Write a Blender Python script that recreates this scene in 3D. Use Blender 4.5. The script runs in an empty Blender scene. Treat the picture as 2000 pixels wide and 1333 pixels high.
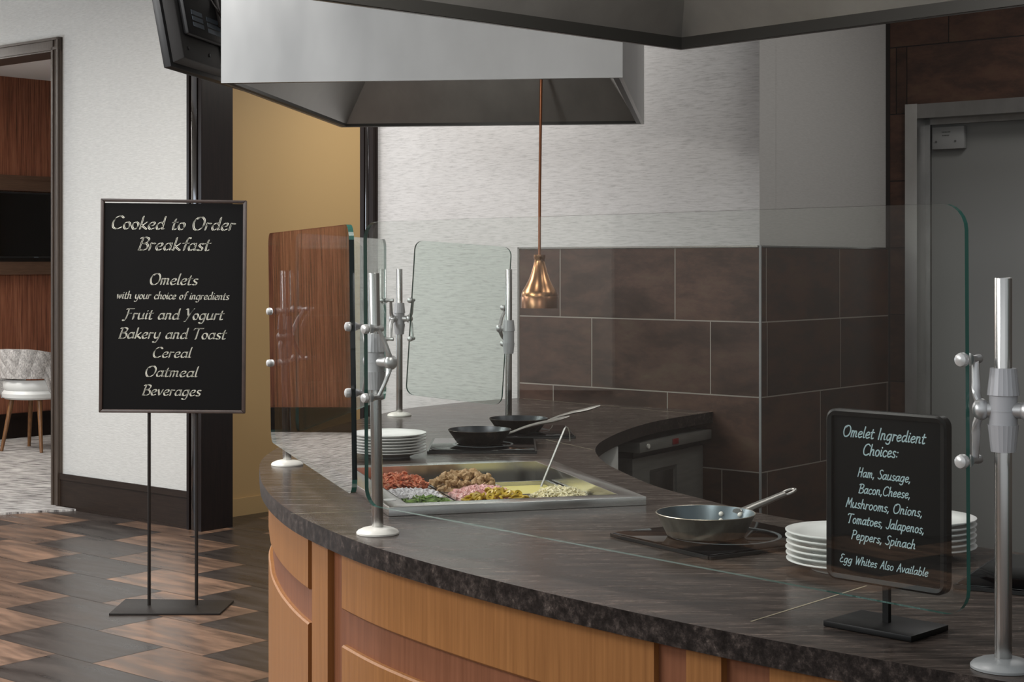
import bpy, bmesh, math, random
from mathutils import Vector, Matrix, noise as mnoise
from mathutils.geometry import tessellate_polygon

random.seed(11)
SC = bpy.context.scene
COL = SC.collection
PI = math.pi

# ------------------------------------------------------------------ camera
cam = bpy.data.cameras.new('camera')
cam.sensor_width = 36.0
cam.lens = 3150.0 / 2000.0 * 36.0
cam.shift_y = -(666.5 - 515.0) / 2000.0
cam.clip_end = 100
camo = bpy.data.objects.new('camera', cam)
camo.location = (0, 0, 1.515)
camo.rotation_euler = (PI / 2, 0, 0)
COL.objects.link(camo)
SC.camera = camo

# ------------------------------------------------------------------ world, exposure, lights
SC.view_settings.view_transform = 'Standard'
SC.view_settings.look = 'None'
SC.view_settings.gamma = 1.0
SC.view_settings.use_curve_mapping = False
SC.view_settings.exposure = 0.45
SC.cycles.max_bounces = 14
SC.cycles.transparent_max_bounces = 32
SC.cycles.caustics_reflective = False
SC.cycles.caustics_refractive = False
SC.cycles.sample_clamp_indirect = 6.0

world = bpy.data.worlds.new('world')
SC.world = world
world.use_nodes = True
world.node_tree.nodes['Background'].inputs[0].default_value = (0.93, 0.97, 1.0, 1)
world.node_tree.nodes['Background'].inputs[1].default_value = 0.42


def area(name, loc, sx, sy, power, color=(1, 0.95, 0.88), aim=None):
    l = bpy.data.lights.new(name, 'AREA')
    l.shape = 'RECTANGLE'
    l.size, l.size_y = sx, sy
    l.energy = power
    l.color = color
    o = bpy.data.objects.new(name, l)
    o.location = loc
    if aim is not None:
        d = Vector(aim) - Vector(loc)
        o.rotation_euler = d.to_track_quat('-Z', 'Y').to_euler()
    COL.objects.link(o)
    return o


area('dining_fill_light', (-1.6, -2.4, 2.5), 6.0, 1.3, 11, (0.96, 0.98, 1.0), (-0.8, 6.0, 1.3))  # fill added behind the camera to brighten the hood front, not a real window
area('side_fill_light', (-5.5, 1.2, 2.75), 3.5, 0.7, 100, (0.95, 0.98, 1.0), (-1.0, 6.0, 1.0))  # fill added high on the left, no window stands there
area('far_blue_fill_light', (-5.8, 8.7, 1.5), 1.5, 1.8, 26, (0.78, 0.87, 1.0), (0.0, 8.3, 1.3))  # added for a blue glint on the dark glossy trims
area('dining_ceiling_light', (-4.2, 2.9, 3.1), 2.0, 2.4, 170, (1, 0.985, 0.965))
area('entry_ceiling_light', (-3.0, 6.9, 3.1), 1.8, 1.2, 82, (1, 0.985, 0.965))
area('counter_ceiling_light', (-1.5, 4.3, 3.1), 0.6, 0.8, 40, (1, 0.985, 0.965))
area('wall_ceiling_light', (-0.35, 6.85, 3.1), 0.9, 0.3, 17, (1, 0.97, 0.93))
area('corridor_ceiling_light', (-0.2, 9.6, 2.9), 1.2, 1.2, 20, (1, 0.95, 0.86))
area('lounge_ceiling_light', (-5.6, 11.6, 3.06), 2.0, 1.6, 150, (1, 0.97, 0.93))
area('kitchen_ceiling_light', (2.2, 5.6, 3.1), 0.6, 0.6, 10, (1, 0.98, 0.96))
area('cook_fill_light', (1.05, 4.9, 3.1), 0.5, 0.5, 4, (1, 0.98, 0.96))  # added to brighten the cook side under the rear counter


def lamp(name, loc, power, color, r=0.06):
    l = bpy.data.lights.new(name, 'POINT')
    l.energy, l.color, l.shadow_soft_size = power, color, r
    o = bpy.data.objects.new(name, l)
    o.location = loc
    COL.objects.link(o)


lamp('front_hood_fill', (0.1, 2.95, 2.26), 15, (1, 0.97, 0.93))  # added inside the near hood to lighten its baffles
lamp('rear_hood_fill', (-0.2, 5.9, 2.26), 3.2, (1, 0.97, 0.93))  # added inside the back hood to lighten its baffles and the wall

# ------------------------------------------------------------------ frames and helpers
AX = Vector((0.7673, -0.6413))      # along the long walls
NX = Vector((0.6413, 0.7673))       # away from the camera, across them


def AB(a, b, z=0.0):
    v = AX * a + NX * b
    return Vector((v.x, v.y, z))


def lin(c):
    c /= 255.0
    return c / 12.92 if c <= 0.04045 else ((c + 0.055) / 1.055) ** 2.4


def S(r, g, b):
    return (lin(r), lin(g), lin(b), 1.0)


class MB:
    def __init__(self):
        self.bm = bmesh.new()
        self.mi = 0

    def _new(self, verts, faces):
        vs = [self.bm.verts.new(v) for v in verts]
        out = []
        for f in faces:
            try:
                fc = self.bm.faces.new([vs[i] for i in f])
                fc.material_index = self.mi
                out.append(fc)
            except ValueError:
                pass
        return vs, out

    def hexa(self, p, bevel=0.0, seg=2):
        """p: 8 points, bottom loop then top loop"""
        vs, fs = self._new(p, [(3, 2, 1, 0), (4, 5, 6, 7), (0, 1, 5, 4), (1, 2, 6, 5), (2, 3, 7, 6), (3, 0, 4, 7)])
        if bevel > 0:
            es = list({e for f in fs for e in f.edges})
            r = bmesh.ops.bevel(self.bm, geom=es, offset=bevel, segments=seg, affect='EDGES', profile=0.5)
            for f in r['faces']:
                f.material_index = self.mi
        return self

    def box(self, o, u, v, w, bevel=0.0, seg=2):
        """box from corner o with edge vectors u,v,w"""
        o, u, v, w = Vector(o), Vector(u), Vector(v), Vector(w)
        return self.hexa([o, o + u, o + u + v, o + v, o + w, o + u + w, o + u + v + w, o + v + w], bevel, seg)

    def cbox(self, c, u, v, w, bevel=0.0, seg=2):
        """box centred at c with full edge vectors"""
        c, u, v, w = Vector(c), Vector(u), Vector(v), Vector(w)
        return self.box(c - (u + v + w) / 2, u, v, w, bevel, seg)

    def ab(self, a0, a1, b0, b1, z0, z1, bevel=0.0):
        return self.hexa([AB(a0, b0, z0), AB(a1, b0, z0), AB(a1, b1, z0), AB(a0, b1, z0),
                          AB(a0, b0, z1), AB(a1, b0, z1), AB(a1, b1, z1), AB(a0, b1, z1)], bevel)

    def lathe(self, prof, o=(0, 0, 0), axis=(0, 0, 1), n=48, close=False):
        o, ax = Vector(o), Vector(axis).normalized()
        t = Vector((1, 0, 0)) if abs(ax.x) < 0.9 else Vector((0, 1, 0))
        e1 = ax.cross(t).normalized()
        e2 = ax.cross(e1)
        rings = []
        for r, h in prof:
            if r < 1e-7:
                rings.append([self.bm.verts.new(o + ax * h)])
            else:
                rings.append([self.bm.verts.new(o + ax * h + (e1 * math.cos(2 * PI * k / n) + e2 * math.sin(2 * PI * k / n)) * r) for k in range(n)])
        prs = list(zip(rings[:-1], rings[1:]))
        if close:
            prs.append((rings[-1], rings[0]))
        for a, b in prs:
            for k in range(n):
                k2 = (k + 1) % n
                if len(a) == 1 and len(b) == 1:
                    continue
                if len(a) == 1:
                    vs = (a[0], b[k], b[k2])
                elif len(b) == 1:
                    vs = (a[k], b[0], a[k2])
                else:
                    vs = (a[k], b[k], b[k2], a[k2])
                f = self.bm.faces.new(vs)
                f.material_index = self.mi
        return self

    def cyl(self, p0, p1, r0, r1=None, n=24, round_=0.0):
        p0, p1 = Vector(p0), Vector(p1)
        r1 = r0 if r1 is None else r1
        L = (p1 - p0).length
        if round_ > 0:
            q = round_
            pr = [(0, 0), (r0 - q, 0), (r0 - q * .3, q * .3), (r0, q), (r1, L - q), (r1 - q * .3, L - q * .3), (r1 - q, L), (0, L)]
        else:
            pr = [(0, 0), (r0, 0), (r1, L), (0, L)]
        return self.lathe(pr, p0, p1 - p0, n)

    def ball(self, c, r, n=16, m=10, axis=(0, 0, 1), squash=1.0):
        pr = [(r * math.sin(PI * i / m), -r * squash * math.cos(PI * i / m)) for i in range(m + 1)]
        pr[0] = (0, pr[0][1])
        pr[-1] = (0, pr[-1][1])
        return self.lathe(pr, c, axis, n)

    def tube(self, pts, r, n=12, flat=1.0, up=(0, 0, 1)):
        """sweep; r a number or list; flat scales the section along the 'up' side"""
        pts = [Vector(p) for p in pts]
        rs = r if isinstance(r, (list, tuple)) else [r] * len(pts)
        rings = []
        up = Vector(up)
        for i, p in enumerate(pts):
            t = (pts[min(i + 1, len(pts) - 1)] - pts[max(i - 1, 0)]).normalized()
            s = t.cross(up)
            if s.length < 1e-4:
                s = t.cross(Vector((0, 1, 0)))
            s.normalize()
            w = s.cross(t).normalized()
            rings.append([self.bm.verts.new(p + s * (math.cos(2 * PI * k / n) * rs[i]) + w * (math.sin(2 * PI * k / n) * rs[i] * flat)) for k in range(n)])
        for a, b in zip(rings[:-1], rings[1:]):
            for k in range(n):
                f = self.bm.faces.new((a[k], a[(k + 1) % n], b[(k + 1) % n], b[k]))
                f.material_index = self.mi
        for rg in (rings[0], rings[-1]):
            f = self.bm.faces.new(rg)
            f.material_index = self.mi
        return self

    def prism(self, poly, z0, z1, holes=(), side=None):
        """vertical prism of a 2-D outline, with holes"""
        loops = [list(poly)] + [list(h) for h in holes]
        flat = [p for l in loops for p in l]
        tris = tessellate_polygon([[Vector((p[0], p[1], 0)) for p in l] for l in loops])
        lo = [self.bm.verts.new((p[0], p[1], z0)) for p in flat]
        hi = [self.bm.verts.new((p[0], p[1], z1)) for p in flat]
        for t in tris:
            for vs in ([hi[i] for i in t], [lo[i] for i in reversed(t)]):
                try:
                    f = self.bm.faces.new(vs)
                    f.material_index = self.mi
                except ValueError:
                    pass
        k = 0
        for l in loops:
            n = len(l)
            for i in range(n):
                j = (i + 1) % n
                f = self.bm.faces.new((lo[k + i], lo[k + j], hi[k + j], hi[k + i]))
                f.material_index = self.mi if side is None else side
            k += n
        return self

    def quad(self, *p):
        self._new([Vector(q) for q in p], [tuple(range(len(p)))])
        return self

    def build(self, name, mat, parent=None, smooth=35, recalc=True):
        bm = self.bm
        if recalc:
            bmesh.ops.recalc_face_normals(bm, faces=bm.faces[:])
        me = bpy.data.meshes.new(name)
        o = bpy.data.objects.new(name, me)
        if parent is not None:
            root = parent
            while root.parent is not None:
                root = root.parent
            bm.transform(root.matrix_basis.inverted())
            o.parent = parent
        else:
            xs = [v.co for v in bm.verts]
            c = Vector(((min(v.x for v in xs) + max(v.x for v in xs)) / 2, (min(v.y for v in xs) + max(v.y for v in xs)) / 2, min(v.z for v in xs)))
            bm.transform(Matrix.Translation(-c))
            o.location = c
        bm.to_mesh(me)
        bm.free()
        for m in (mat if isinstance(mat, (list, tuple)) else [mat]):
            me.materials.append(m)
        if smooth:
            me.shade_smooth()
            me.set_sharp_from_angle(angle=math.radians(smooth))
        COL.objects.link(o)
        return o


def tag(o, label, cat, group=None, kind=None):
    o['label'] = label
    o['category'] = cat
    if group:
        o['group'] = group
    if kind:
        o['kind'] = kind
    return o


def thing(name, label, cat, loc, rz=0.0, group=None, kind=None):
    o = bpy.data.objects.new(name, None)
    o.empty_display_size = 0.05
    o.location = loc
    o.rotation_euler = (0, 0, rz)
    COL.objects.link(o)
    return tag(o, label, cat, group, kind)


def struct(o, label, cat):
    return tag(o, label, cat, None, 'structure')


def dup(o, loc, rot=None, label=None, group=None, scale=None):
    r = o.copy()
    COL.objects.link(r)
    r.location = loc
    if rot is not None:
        r.rotation_euler = rot
    if scale is not None:
        r.scale = scale
    if label:
        r['label'] = label
    if group:
        r['group'] = group
    for ch in list(o.children):
        c = ch.copy()
        COL.objects.link(c)
        c.parent = r
        for g in ch.children:
            d = g.copy()
            COL.objects.link(d)
            d.parent = c
    return r


def crom(P, n=8, closed=False):
    """Catmull-Rom through points (tuples of any length)"""
    P = [Vector(p) for p in P]
    out = []
    N = len(P)
    for i in range(N if closed else N - 1):
        if closed:
            p0, p1, p2, p3 = P[(i - 1) % N], P[i], P[(i + 1) % N], P[(i + 2) % N]
        else:
            p1, p2 = P[i], P[i + 1]
            p0 = P[i - 1] if i > 0 else p1 * 2 - p2
            p3 = P[i + 2] if i + 2 < N else p2 * 2 - p1
        for k in range(n):
            t = k / n
            out.append(((2 * p1) + (p2 - p0) * t + (2 * p0 - 5 * p1 + 4 * p2 - p3) * t * t + (3 * p1 - p0 - 3 * p2 + p3) * t ** 3) * 0.5)
    if not closed:
        out.append(P[-1])
    return out


# ------------------------------------------------------------------ materials
def base_mat(name):
    m = bpy.data.materials.new(name)
    m.use_nodes = True
    nt = m.node_tree
    return m, nt, nt.nodes['Principled BSDF']


def plain(name, c, rough=0.5, metal=0.0, spec=0.5, coat=0.0):
    m, nt, b = base_mat(name)
    b.inputs['Base Color'].default_value = c
    b.inputs['Roughness'].default_value = rough
    b.inputs['Metallic'].default_value = metal
    b.inputs['Specular IOR Level'].default_value = spec
    if coat:
        b.inputs['Coat Weight'].default_value = coat
        b.inputs['Coat Roughness'].default_value = 0.05
    return m


def noisy(name, stops, scale=(1, 1, 1), rotz=0.0, ns=5.0, detail=6.0, nrough=0.6, distort=0.0, rough=0.5, rough2=None, metal=0.0,
          spec=0.5, bump=0.0, bscale=None, bdist=0.01, island=0.0, coat=0.0):
    """a Principled surface whose colour runs through 'stops' along a stretched noise"""
    m, nt, b = base_mat(name)
    N, L = nt.nodes, nt.links
    tc = N.new('ShaderNodeTexCoord')
    mp0 = N.new('ShaderNodeMapping')
    mp0.inputs['Rotation'].default_value = (0, 0, rotz)
    mp = N.new('ShaderNodeMapping')
    mp.inputs['Scale'].default_value = scale
    L.new(tc.outputs['Object'], mp0.inputs[0])
    src = mp0.outputs[0]
    geo = None
    if island:
        geo = N.new('ShaderNodeNewGeometry')
        mul = N.new('ShaderNodeVectorMath')
        mul.operation = 'SCALE'
        mul.inputs[0].default_value = (37.0, 19.0, 53.0)
        L.new(geo.outputs['Random Per Island'], mul.inputs['Scale'])
        add = N.new('ShaderNodeVectorMath')
        L.new(src, add.inputs[0])
        L.new(mul.outputs[0], add.inputs[1])
        src = add.outputs[0]
    L.new(src, mp.inputs[0])
    nz = N.new('ShaderNodeTexNoise')
    nz.inputs['Scale'].default_value = ns
    nz.inputs['Detail'].default_value = detail
    nz.inputs['Roughness'].default_value = nrough
    nz.inputs['Distortion'].default_value = distort
    L.new(mp.outputs[0], nz.inputs['Vector'])
    cr = N.new('ShaderNodeValToRGB')
    els = cr.color_ramp.elements
    els[0].position, els[0].color = stops[0]
    els[1].position, els[1].color = stops[-1]
    for p, c in stops[1:-1]:
        e = els.new(p)
        e.color = c
    L.new(nz.outputs['Fac'], cr.inputs[0])
    col = cr.outputs[0]
    if island:
        hsv = N.new('ShaderNodeHueSaturation')
        mr = N.new('ShaderNodeMapRange')
        mr.inputs['To Min'].default_value = 1 - island
        mr.inputs['To Max'].default_value = 1 + island
        L.new(geo.outputs['Random Per Island'], mr.inputs['Value'])
        L.new(mr.outputs[0], hsv.inputs['Value'])
        L.new(col, hsv.inputs['Color'])
        col = hsv.outputs[0]
    L.new(col, b.inputs['Base Color'])
    b.inputs['Metallic'].default_value = metal
    b.inputs['Specular IOR Level'].default_value = spec
    if rough2 is None:
        b.inputs['Roughness'].default_value = rough
    else:
        mr = N.new('ShaderNodeMapRange')
        mr.inputs['From Min'].default_value = 0.3
        mr.inputs['From Max'].default_value = 0.7
        mr.inputs['To Min'].default_value = rough
        mr.inputs['To Max'].default_value = rough2
        L.new(nz.outputs['Fac'], mr.inputs['Value'])
        L.new(mr.outputs[0], b.inputs['Roughness'])
    if bump:
        bn = N.new('ShaderNodeBump')
        bn.inputs['Strength'].default_value = bump
        bn.inputs['Distance'].default_value = bdist
        if bscale:
            nz2 = N.new('ShaderNodeTexNoise')
            nz2.inputs['Scale'].default_value = bscale
            nz2.inputs['Detail'].default_value = 4
            L.new(mp.outputs[0], nz2.inputs['Vector'])
            L.new(nz2.outputs['Fac'], bn.inputs['Height'])
        else:
            L.new(nz.outputs['Fac'], bn.inputs['Height'])
        L.new(bn.outputs[0], b.inputs['Normal'])
    if coat:
        b.inputs['Coat Weight'].default_value = coat
        b.inputs['Coat Roughness'].default_value = 0.08
    return m


def glass_mat(name, tint, f0=0.04):
    """clear pane: see-through with angle-dependent reflection"""
    m = bpy.data.materials.new(name)
    m.use_nodes = True
    nt = m.node_tree
    N, L = nt.nodes, nt.links
    N.clear()
    out = N.new('ShaderNodeOutputMaterial')
    tr = N.new('ShaderNodeBsdfTransparent')
    tr.inputs[0].default_value = tint
    gl = N.new('ShaderNodeBsdfGlossy')
    gl.inputs['Roughness'].default_value = 0.0
    gl.inputs['Color'].default_value = (1, 1, 1, 1)
    mx = N.new('ShaderNodeMixShader')
    ge = N.new('ShaderNodeNewGeometry')
    dt = N.new('ShaderNodeVectorMath')
    dt.operation = 'DOT_PRODUCT'
    L.new(ge.outputs['Normal'], dt.inputs[0])
    L.new(ge.outputs['Incoming'], dt.inputs[1])

    def math_(op, a, bval=None):
        n = N.new('ShaderNodeMath')
        n.operation = op
        L.new(a, n.inputs[0])
        if bval is not None:
            n.inputs[1].default_value = bval
        return n.outputs[0]
    x = math_('ABSOLUTE', dt.outputs['Value'])
    one = N.new('ShaderNodeMath')
    one.operation = 'SUBTRACT'
    one.inputs[0].default_value = 1.0
    L.new(x, one.inputs[1])
    x = math_('POWER', one.outputs[0], 5.0)
    x = math_('MULTIPLY', x, 1 - f0)
    x = math_('ADD', x, f0)
    L.new(x, mx.inputs[0])
    L.new(tr.outputs[0], mx.inputs[1])
    L.new(gl.outputs[0], mx.inputs[2])
    L.new(mx.outputs[0], out.inputs[0])
    return m


ROT = math.atan2(0.6413, 0.7673)
M = {}
M['wallpaper'] = noisy('pale_linen_wallpaper', [(0.3, S(196, 195, 190)), (0.7, S(214, 213, 208))], (6, 6, 60), 0, 4, 5, rough=0.6, spec=0.25, bump=0.25, bdist=0.004)
M['wallpaper_metal'] = noisy('shimmering_brushstroke_wallpaper', [(0.36, S(168, 166, 164)), (0.46, S(186, 184, 182)), (0.6, S(196, 194, 192))], (6, 6, 64), 0, 3.0, 8, nrough=0.7,
                             rough=0.32, rough2=0.6, spec=0.5, bump=0.10, bdist=0.002)
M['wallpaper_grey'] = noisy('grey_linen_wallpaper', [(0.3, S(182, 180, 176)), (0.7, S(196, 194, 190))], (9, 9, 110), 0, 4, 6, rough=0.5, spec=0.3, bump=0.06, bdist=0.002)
M['yellow'] = plain('mustard_paint', S(188, 158, 112), 0.55, spec=0.3)
M['espresso'] = noisy('espresso_wood', [(0.3, S(20, 13, 11)), (0.7, S(32, 22, 18))], (30, 30, 1.5), 0, 4, 5, rough=0.3, spec=0.22)
M['gloss_trim'] = plain('glossy_black_brown_trim', S(20, 15, 14), 0.12, spec=1.0, coat=0.6)
M['base_wood'] = noisy('dark_baseboard_wood', [(0.3, S(36, 28, 23)), (0.7, S(50, 39, 32))], (2, 2, 40), 0, 4, 5, rough=0.4, spec=0.2)
M['casing'] = noisy('grey_brown_casing_wood', [(0.3, S(58, 48, 41)), (0.7, S(76, 64, 54))], (30, 30, 1.5), 0, 4, 5, rough=0.38, spec=0.5)
M['zebra'] = noisy('striped_zebrawood', [(0.33, S(74, 42, 32)), (0.5, S(134, 82, 60)), (0.68, S(164, 110, 84))], (24, 24, 0.5), 0, 3.2, 4, nrough=0.75, rough=0.3, spec=0.5)
M['tile'] = noisy('rusty_brown_glazed_tile', [(0.26, S(40, 31, 27)), (0.44, S(58, 42, 35)), (0.56, S(74, 52, 42)), (0.68, S(80, 63, 48)), (0.8, S(92, 78, 60))], (1.6, 1.6, 4), 0, 2.0, 12, nrough=0.74, distort=0.15,
                  rough=0.3, rough2=0.5, spec=0.4, island=0.16)
M['grout'] = plain('grout', S(150, 143, 134), 0.8)
M['grout_dark'] = plain('dark_grout', S(34, 28, 25), 0.8)
M['grout_floor'] = plain('floor_grout', S(120, 108, 98), 0.8)
M['floor_dark'] = noisy('charcoal_floor_tile', [(0.3, S(36, 31, 29)), (0.7, S(62, 54, 49))], (1.2, 6, 1), ROT, 2.2, 7, rough=0.25, rough2=0.4, spec=0.5, island=0.15)
M['floor_light'] = noisy('copper_brown_floor_tile', [(0.3, S(64, 52, 45)), (0.48, S(98, 77, 63)), (0.72, S(138, 107, 86))], (1.2, 6, 1), ROT, 2.2, 7, rough=0.25, rough2=0.4, spec=0.5, island=0.15)
M['carpet'] = noisy('grey_streaked_carpet', [(0.38, S(78, 75, 74)), (0.48, S(158, 154, 151)), (0.62, S(208, 205, 200))], (2.5, 22, 3), 0.25, 2.5, 6, nrough=0.65, rough=0.95, spec=0.1, bump=0.4, bscale=60)
M['ceiling'] = plain('ceiling_paint', S(228, 229, 229), 0.8)
M['steel'] = noisy('brushed_steel', [(0.3, (0.50, 0.49, 0.475, 1)), (0.7, (0.62, 0.61, 0.59, 1))], (2, 2, 1), 0, 3, 5, rough=0.30, rough2=0.38, metal=1.0)
M['well_steel'] = noisy('polished_well_steel', [(0.3, (0.58, 0.57, 0.55, 1)), (0.7, (0.68, 0.67, 0.65, 1))], (2, 2, 1), 0, 3, 5, rough=0.16, rough2=0.26, metal=1.0)
M['steel_dull'] = noisy('weathered_steel', [(0.3, S(134, 133, 130)), (0.7, S(152, 151, 147))], (2, 2, 1), 0, 3, 5, rough=0.36, rough2=0.46, metal=0.4)
M['hood_steel'] = noisy('clean_hood_steel', [(0.3, (0.28, 0.278, 0.273, 1)), (0.7, (0.345, 0.343, 0.337, 1))], (1.2, 1.2, .4), 0, 2.5, 4, rough=0.33, rough2=0.42, metal=1.0)
M['rim_steel'] = plain('dull_dark_rim_steel', S(58, 57, 54), 0.5, 0.3)
M['appliance_steel'] = noisy('grey_appliance_steel', [(0.3, S(112, 111, 107)), (0.7, S(128, 127, 122))], (1, 1, 8), 0, 6, 4, rough=0.4, metal=0.35)
M['steel_dark'] = noisy('dull_steel', [(0.3, (0.24, 0.235, 0.225, 1)), (0.7, (0.34, 0.33, 0.32, 1))], (2, 2, 1), 0, 3, 5, rough=0.3, rough2=0.42, metal=1.0)
M['satin'] = plain('satin_stainless', (0.54, 0.535, 0.52, 1), 0.27, 1.0)
M['zinc'] = plain('matt_cast_metal', (0.56, 0.56, 0.56, 1), 0.42, 0.85)
M['collar'] = plain('grey_collar', S(176, 176, 179), 0.42, 0.15)
M['flange'] = plain('ivory_flange', S(226, 223, 214), 0.3)
M['clip'] = plain('satin_clip', S(200, 200, 198), 0.3, 0.35)
M['strip_shaded_flange'] = plain('grey_strip_shaded_flange', S(140, 142, 142), 0.4)  # grey of the corner strip; also the ivory flange with shade in its colour
M['glass'] = glass_mat('sneeze_guard_glass', (0.965, 0.98, 0.972, 1))
M['glass_green'] = glass_mat('greenish_sneeze_guard_glass', (0.925, 0.965, 0.945, 1))
M['glass_mirror'] = glass_mat('reflective_sneeze_guard_glass', (0.74, 0.74, 0.74, 1), 0.24)
M['glass_edge'] = plain('green_glass_edge', (0.035, 0.13, 0.105, 1), 0.12, 0.0, 0.6)
M['glass_edge_dark'] = plain('dark_glass_edge', (0.004, 0.010, 0.009, 1), 0.1, 0.0, 0.5)
M['top'] = noisy('dark_streaked_stone', [(0.32, S(28, 24, 22)), (0.46, S(54, 47, 43)), (0.58, S(82, 72, 66)), (0.72, S(140, 126, 116))], (2.4, 18, 18), 0, 3.2, 10, nrough=0.8,
                 rough=0.10, rough2=0.34, spec=0.12, bump=0.10, bdist=0.002)
M['top_edge'] = noisy('dark_stone_edge', [(0.36, S(14, 12, 11)), (0.5, S(38, 33, 31)), (0.6, S(66, 58, 54)), (0.74, S(128, 116, 108))], (12, 12, 12), 0, 3.6, 9, nrough=0.78, rough=0.3, rough2=0.45, spec=0.2)
M['seam'] = plain('pale_seam_filler', S(150, 140, 118), 0.5)
M['oak'] = noisy('honey_oak_veneer', [(0.3, S(130, 86, 47)), (0.7, S(152, 104, 60))], (36, 36, 1.2), 0, 3, 5, rough=0.42, spec=0.25)
M['rail'] = noisy('red_brown_veneer', [(0.3, S(112, 70, 48)), (0.7, S(130, 84, 60))], (30, 30, 1.2), 0, 3, 5, rough=0.42, spec=0.25)
M['black_plastic'] = plain('black_plastic', S(26, 26, 27), 0.4)
M['dark_plastic'] = plain('charcoal_plastic', S(44, 43, 43), 0.5)
M['screen'] = plain('black_screen', S(4, 4, 5), 0.12)
M['label_grey'] = plain('printed_label', S(80, 92, 104), 0.6)
M['port'] = plain('metal_port', S(120, 128, 136), 0.35, 0.7)
M['copper'] = plain('polished_copper', (0.44, 0.225, 0.11, 1), 0.27, 1.0)
M['copper_dull'] = plain('brown_copper', (0.30, 0.15, 0.085, 1), 0.3, 1.0)
M['cord'] = plain('copper_cord', S(146, 92, 60), 0.4, 0.5)
M['bulb'] = plain('frosted_bulb', S(120, 110, 100), 0.3)
M['china'] = plain('white_china', S(233, 233, 230), 0.18, spec=0.5)
M['pan_out'] = noisy('heat_tinted_steel', [(0.3, (0.30, 0.255, 0.20, 1)), (0.7, (0.52, 0.47, 0.39, 1))], (8, 8, 3), 0, 3, 5, rough=0.33, metal=0.8)
M['pan_in'] = plain('grey_blue_pan_lining', S(96, 108, 114), 0.3, 0.6)
M['handle'] = plain('cast_steel_handle', (0.50, 0.48, 0.45, 1), 0.36, 1.0)
M['carbon'] = noisy('seasoned_black_steel', [(0.3, (0.022, 0.017, 0.014, 1)), (0.55, (0.05, 0.036, 0.028, 1)), (0.75, (0.16, 0.11, 0.08, 1))], (10, 10, 4), 0, 3, 6, rough=0.35, metal=0.85)
M['carbon_in'] = plain('dark_pan_interior', S(46, 50, 54), 0.35, 0.4)
M['hob'] = plain('black_ceramic_glass', S(7, 7, 8), 0.06, spec=0.06)
M['hob_edge'] = plain('hob_metal_edge', S(70, 70, 70), 0.3, 0.8)
M['hob_ring'] = plain('grey_printed_ring', S(104, 110, 112), 0.25)
M['hob_disc'] = plain('dark_grey_printed_disc', S(34, 34, 35), 0.12)
M['board'] = plain('black_sign_face', S(10, 9, 9), 0.55, spec=0.12)
M['sign_frame'] = noisy('brown_sign_frame', [(0.3, S(52, 42, 38)), (0.7, S(72, 58, 52))], (3, 3, 3), 0, 3, 4, rough=0.4)
M['sign_text'] = plain('ivory_lettering', S(246, 244, 230), 0.6)
M['iron'] = plain('black_iron', S(38, 34, 32), 0.45, 0.5)
M['chalkboard'] = plain('chalkboard', S(7, 8, 8), 0.55, spec=0.1)
M['board_frame'] = plain('worn_black_frame', S(12, 12, 12), 0.45, spec=0.25)
M['chalk'] = plain('pale_blue_chalk', S(226, 246, 250), 0.8)
M['door_paint'] = plain('grey_door_paint', S(128, 128, 125), 0.35, spec=0.4)
M['door_plate'] = plain('grey_plastic_plate', S(140, 140, 138), 0.5)
M['ink'] = plain('grey_print', S(82, 82, 80), 0.6)
M['chair_fabric'] = noisy('grey_woven_fabric', [(0.38, S(140, 137, 136)), (0.62, S(202, 199, 195))], (45, 45, 14), 0, 4, 5, rough=0.9, spec=0.1)
M['white_vinyl'] = plain('white_vinyl', S(214, 216, 214), 0.4)
M['walnut'] = noisy('walnut_leg', [(0.3, S(92, 62, 38)), (0.7, S(140, 98, 60))], (30, 30, 2), 0, 3, 4, rough=0.4)
M['melamine'] = plain('white_melamine', S(238, 236, 230), 0.4)
M['red_switch'] = plain('dark_red_switch', S(120, 20, 26), 0.25)
M['bacon'] = noisy('bacon_bits_red', [(0.3, S(164, 76, 54)), (0.5, S(212, 122, 88)), (0.7, S(236, 184, 146))], (1, 1, 1), 0, 90, 3, rough=0.5, island=0.3)
M['onion'] = noisy('chopped_onion_white', [(0.3, S(228, 226, 230)), (0.7, S(236, 234, 234))], (1, 1, 1), 0, 60, 3, rough=0.5, island=0.08)
M['spinach'] = noisy('spinach_green', [(0.3, S(70, 100, 34)), (0.7, S(130, 164, 76))], (1, 1, 1), 0, 40, 3, rough=0.5, island=0.3)
M['sausage'] = noisy('browned_sausage', [(0.3, S(136, 104, 64)), (0.5, S(184, 150, 106)), (0.7, S(214, 186, 146))], (1, 1, 1), 0, 120, 4, rough=0.6)
M['ham'] = noisy('diced_ham_pink', [(0.3, S(222, 164, 160)), (0.7, S(242, 204, 198))], (1, 1, 1), 0, 60, 3, rough=0.45, island=0.12)
M['jalapeno'] = noisy('pickled_jalapeno', [(0.3, S(164, 134, 24)), (0.7, S(226, 192, 60))], (1, 1, 1), 0, 60, 3, rough=0.35)
M['egg'] = plain('beaten_egg', S(240, 226, 132), 0.25)
M['cheese'] = noisy('shredded_cheese', [(0.3, S(232, 222, 176)), (0.7, S(244, 238, 210))], (1, 1, 1), 0, 60, 3, rough=0.5, island=0.08)

# ------------------------------------------------------------------ the room
CEIL = 3.32
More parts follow.
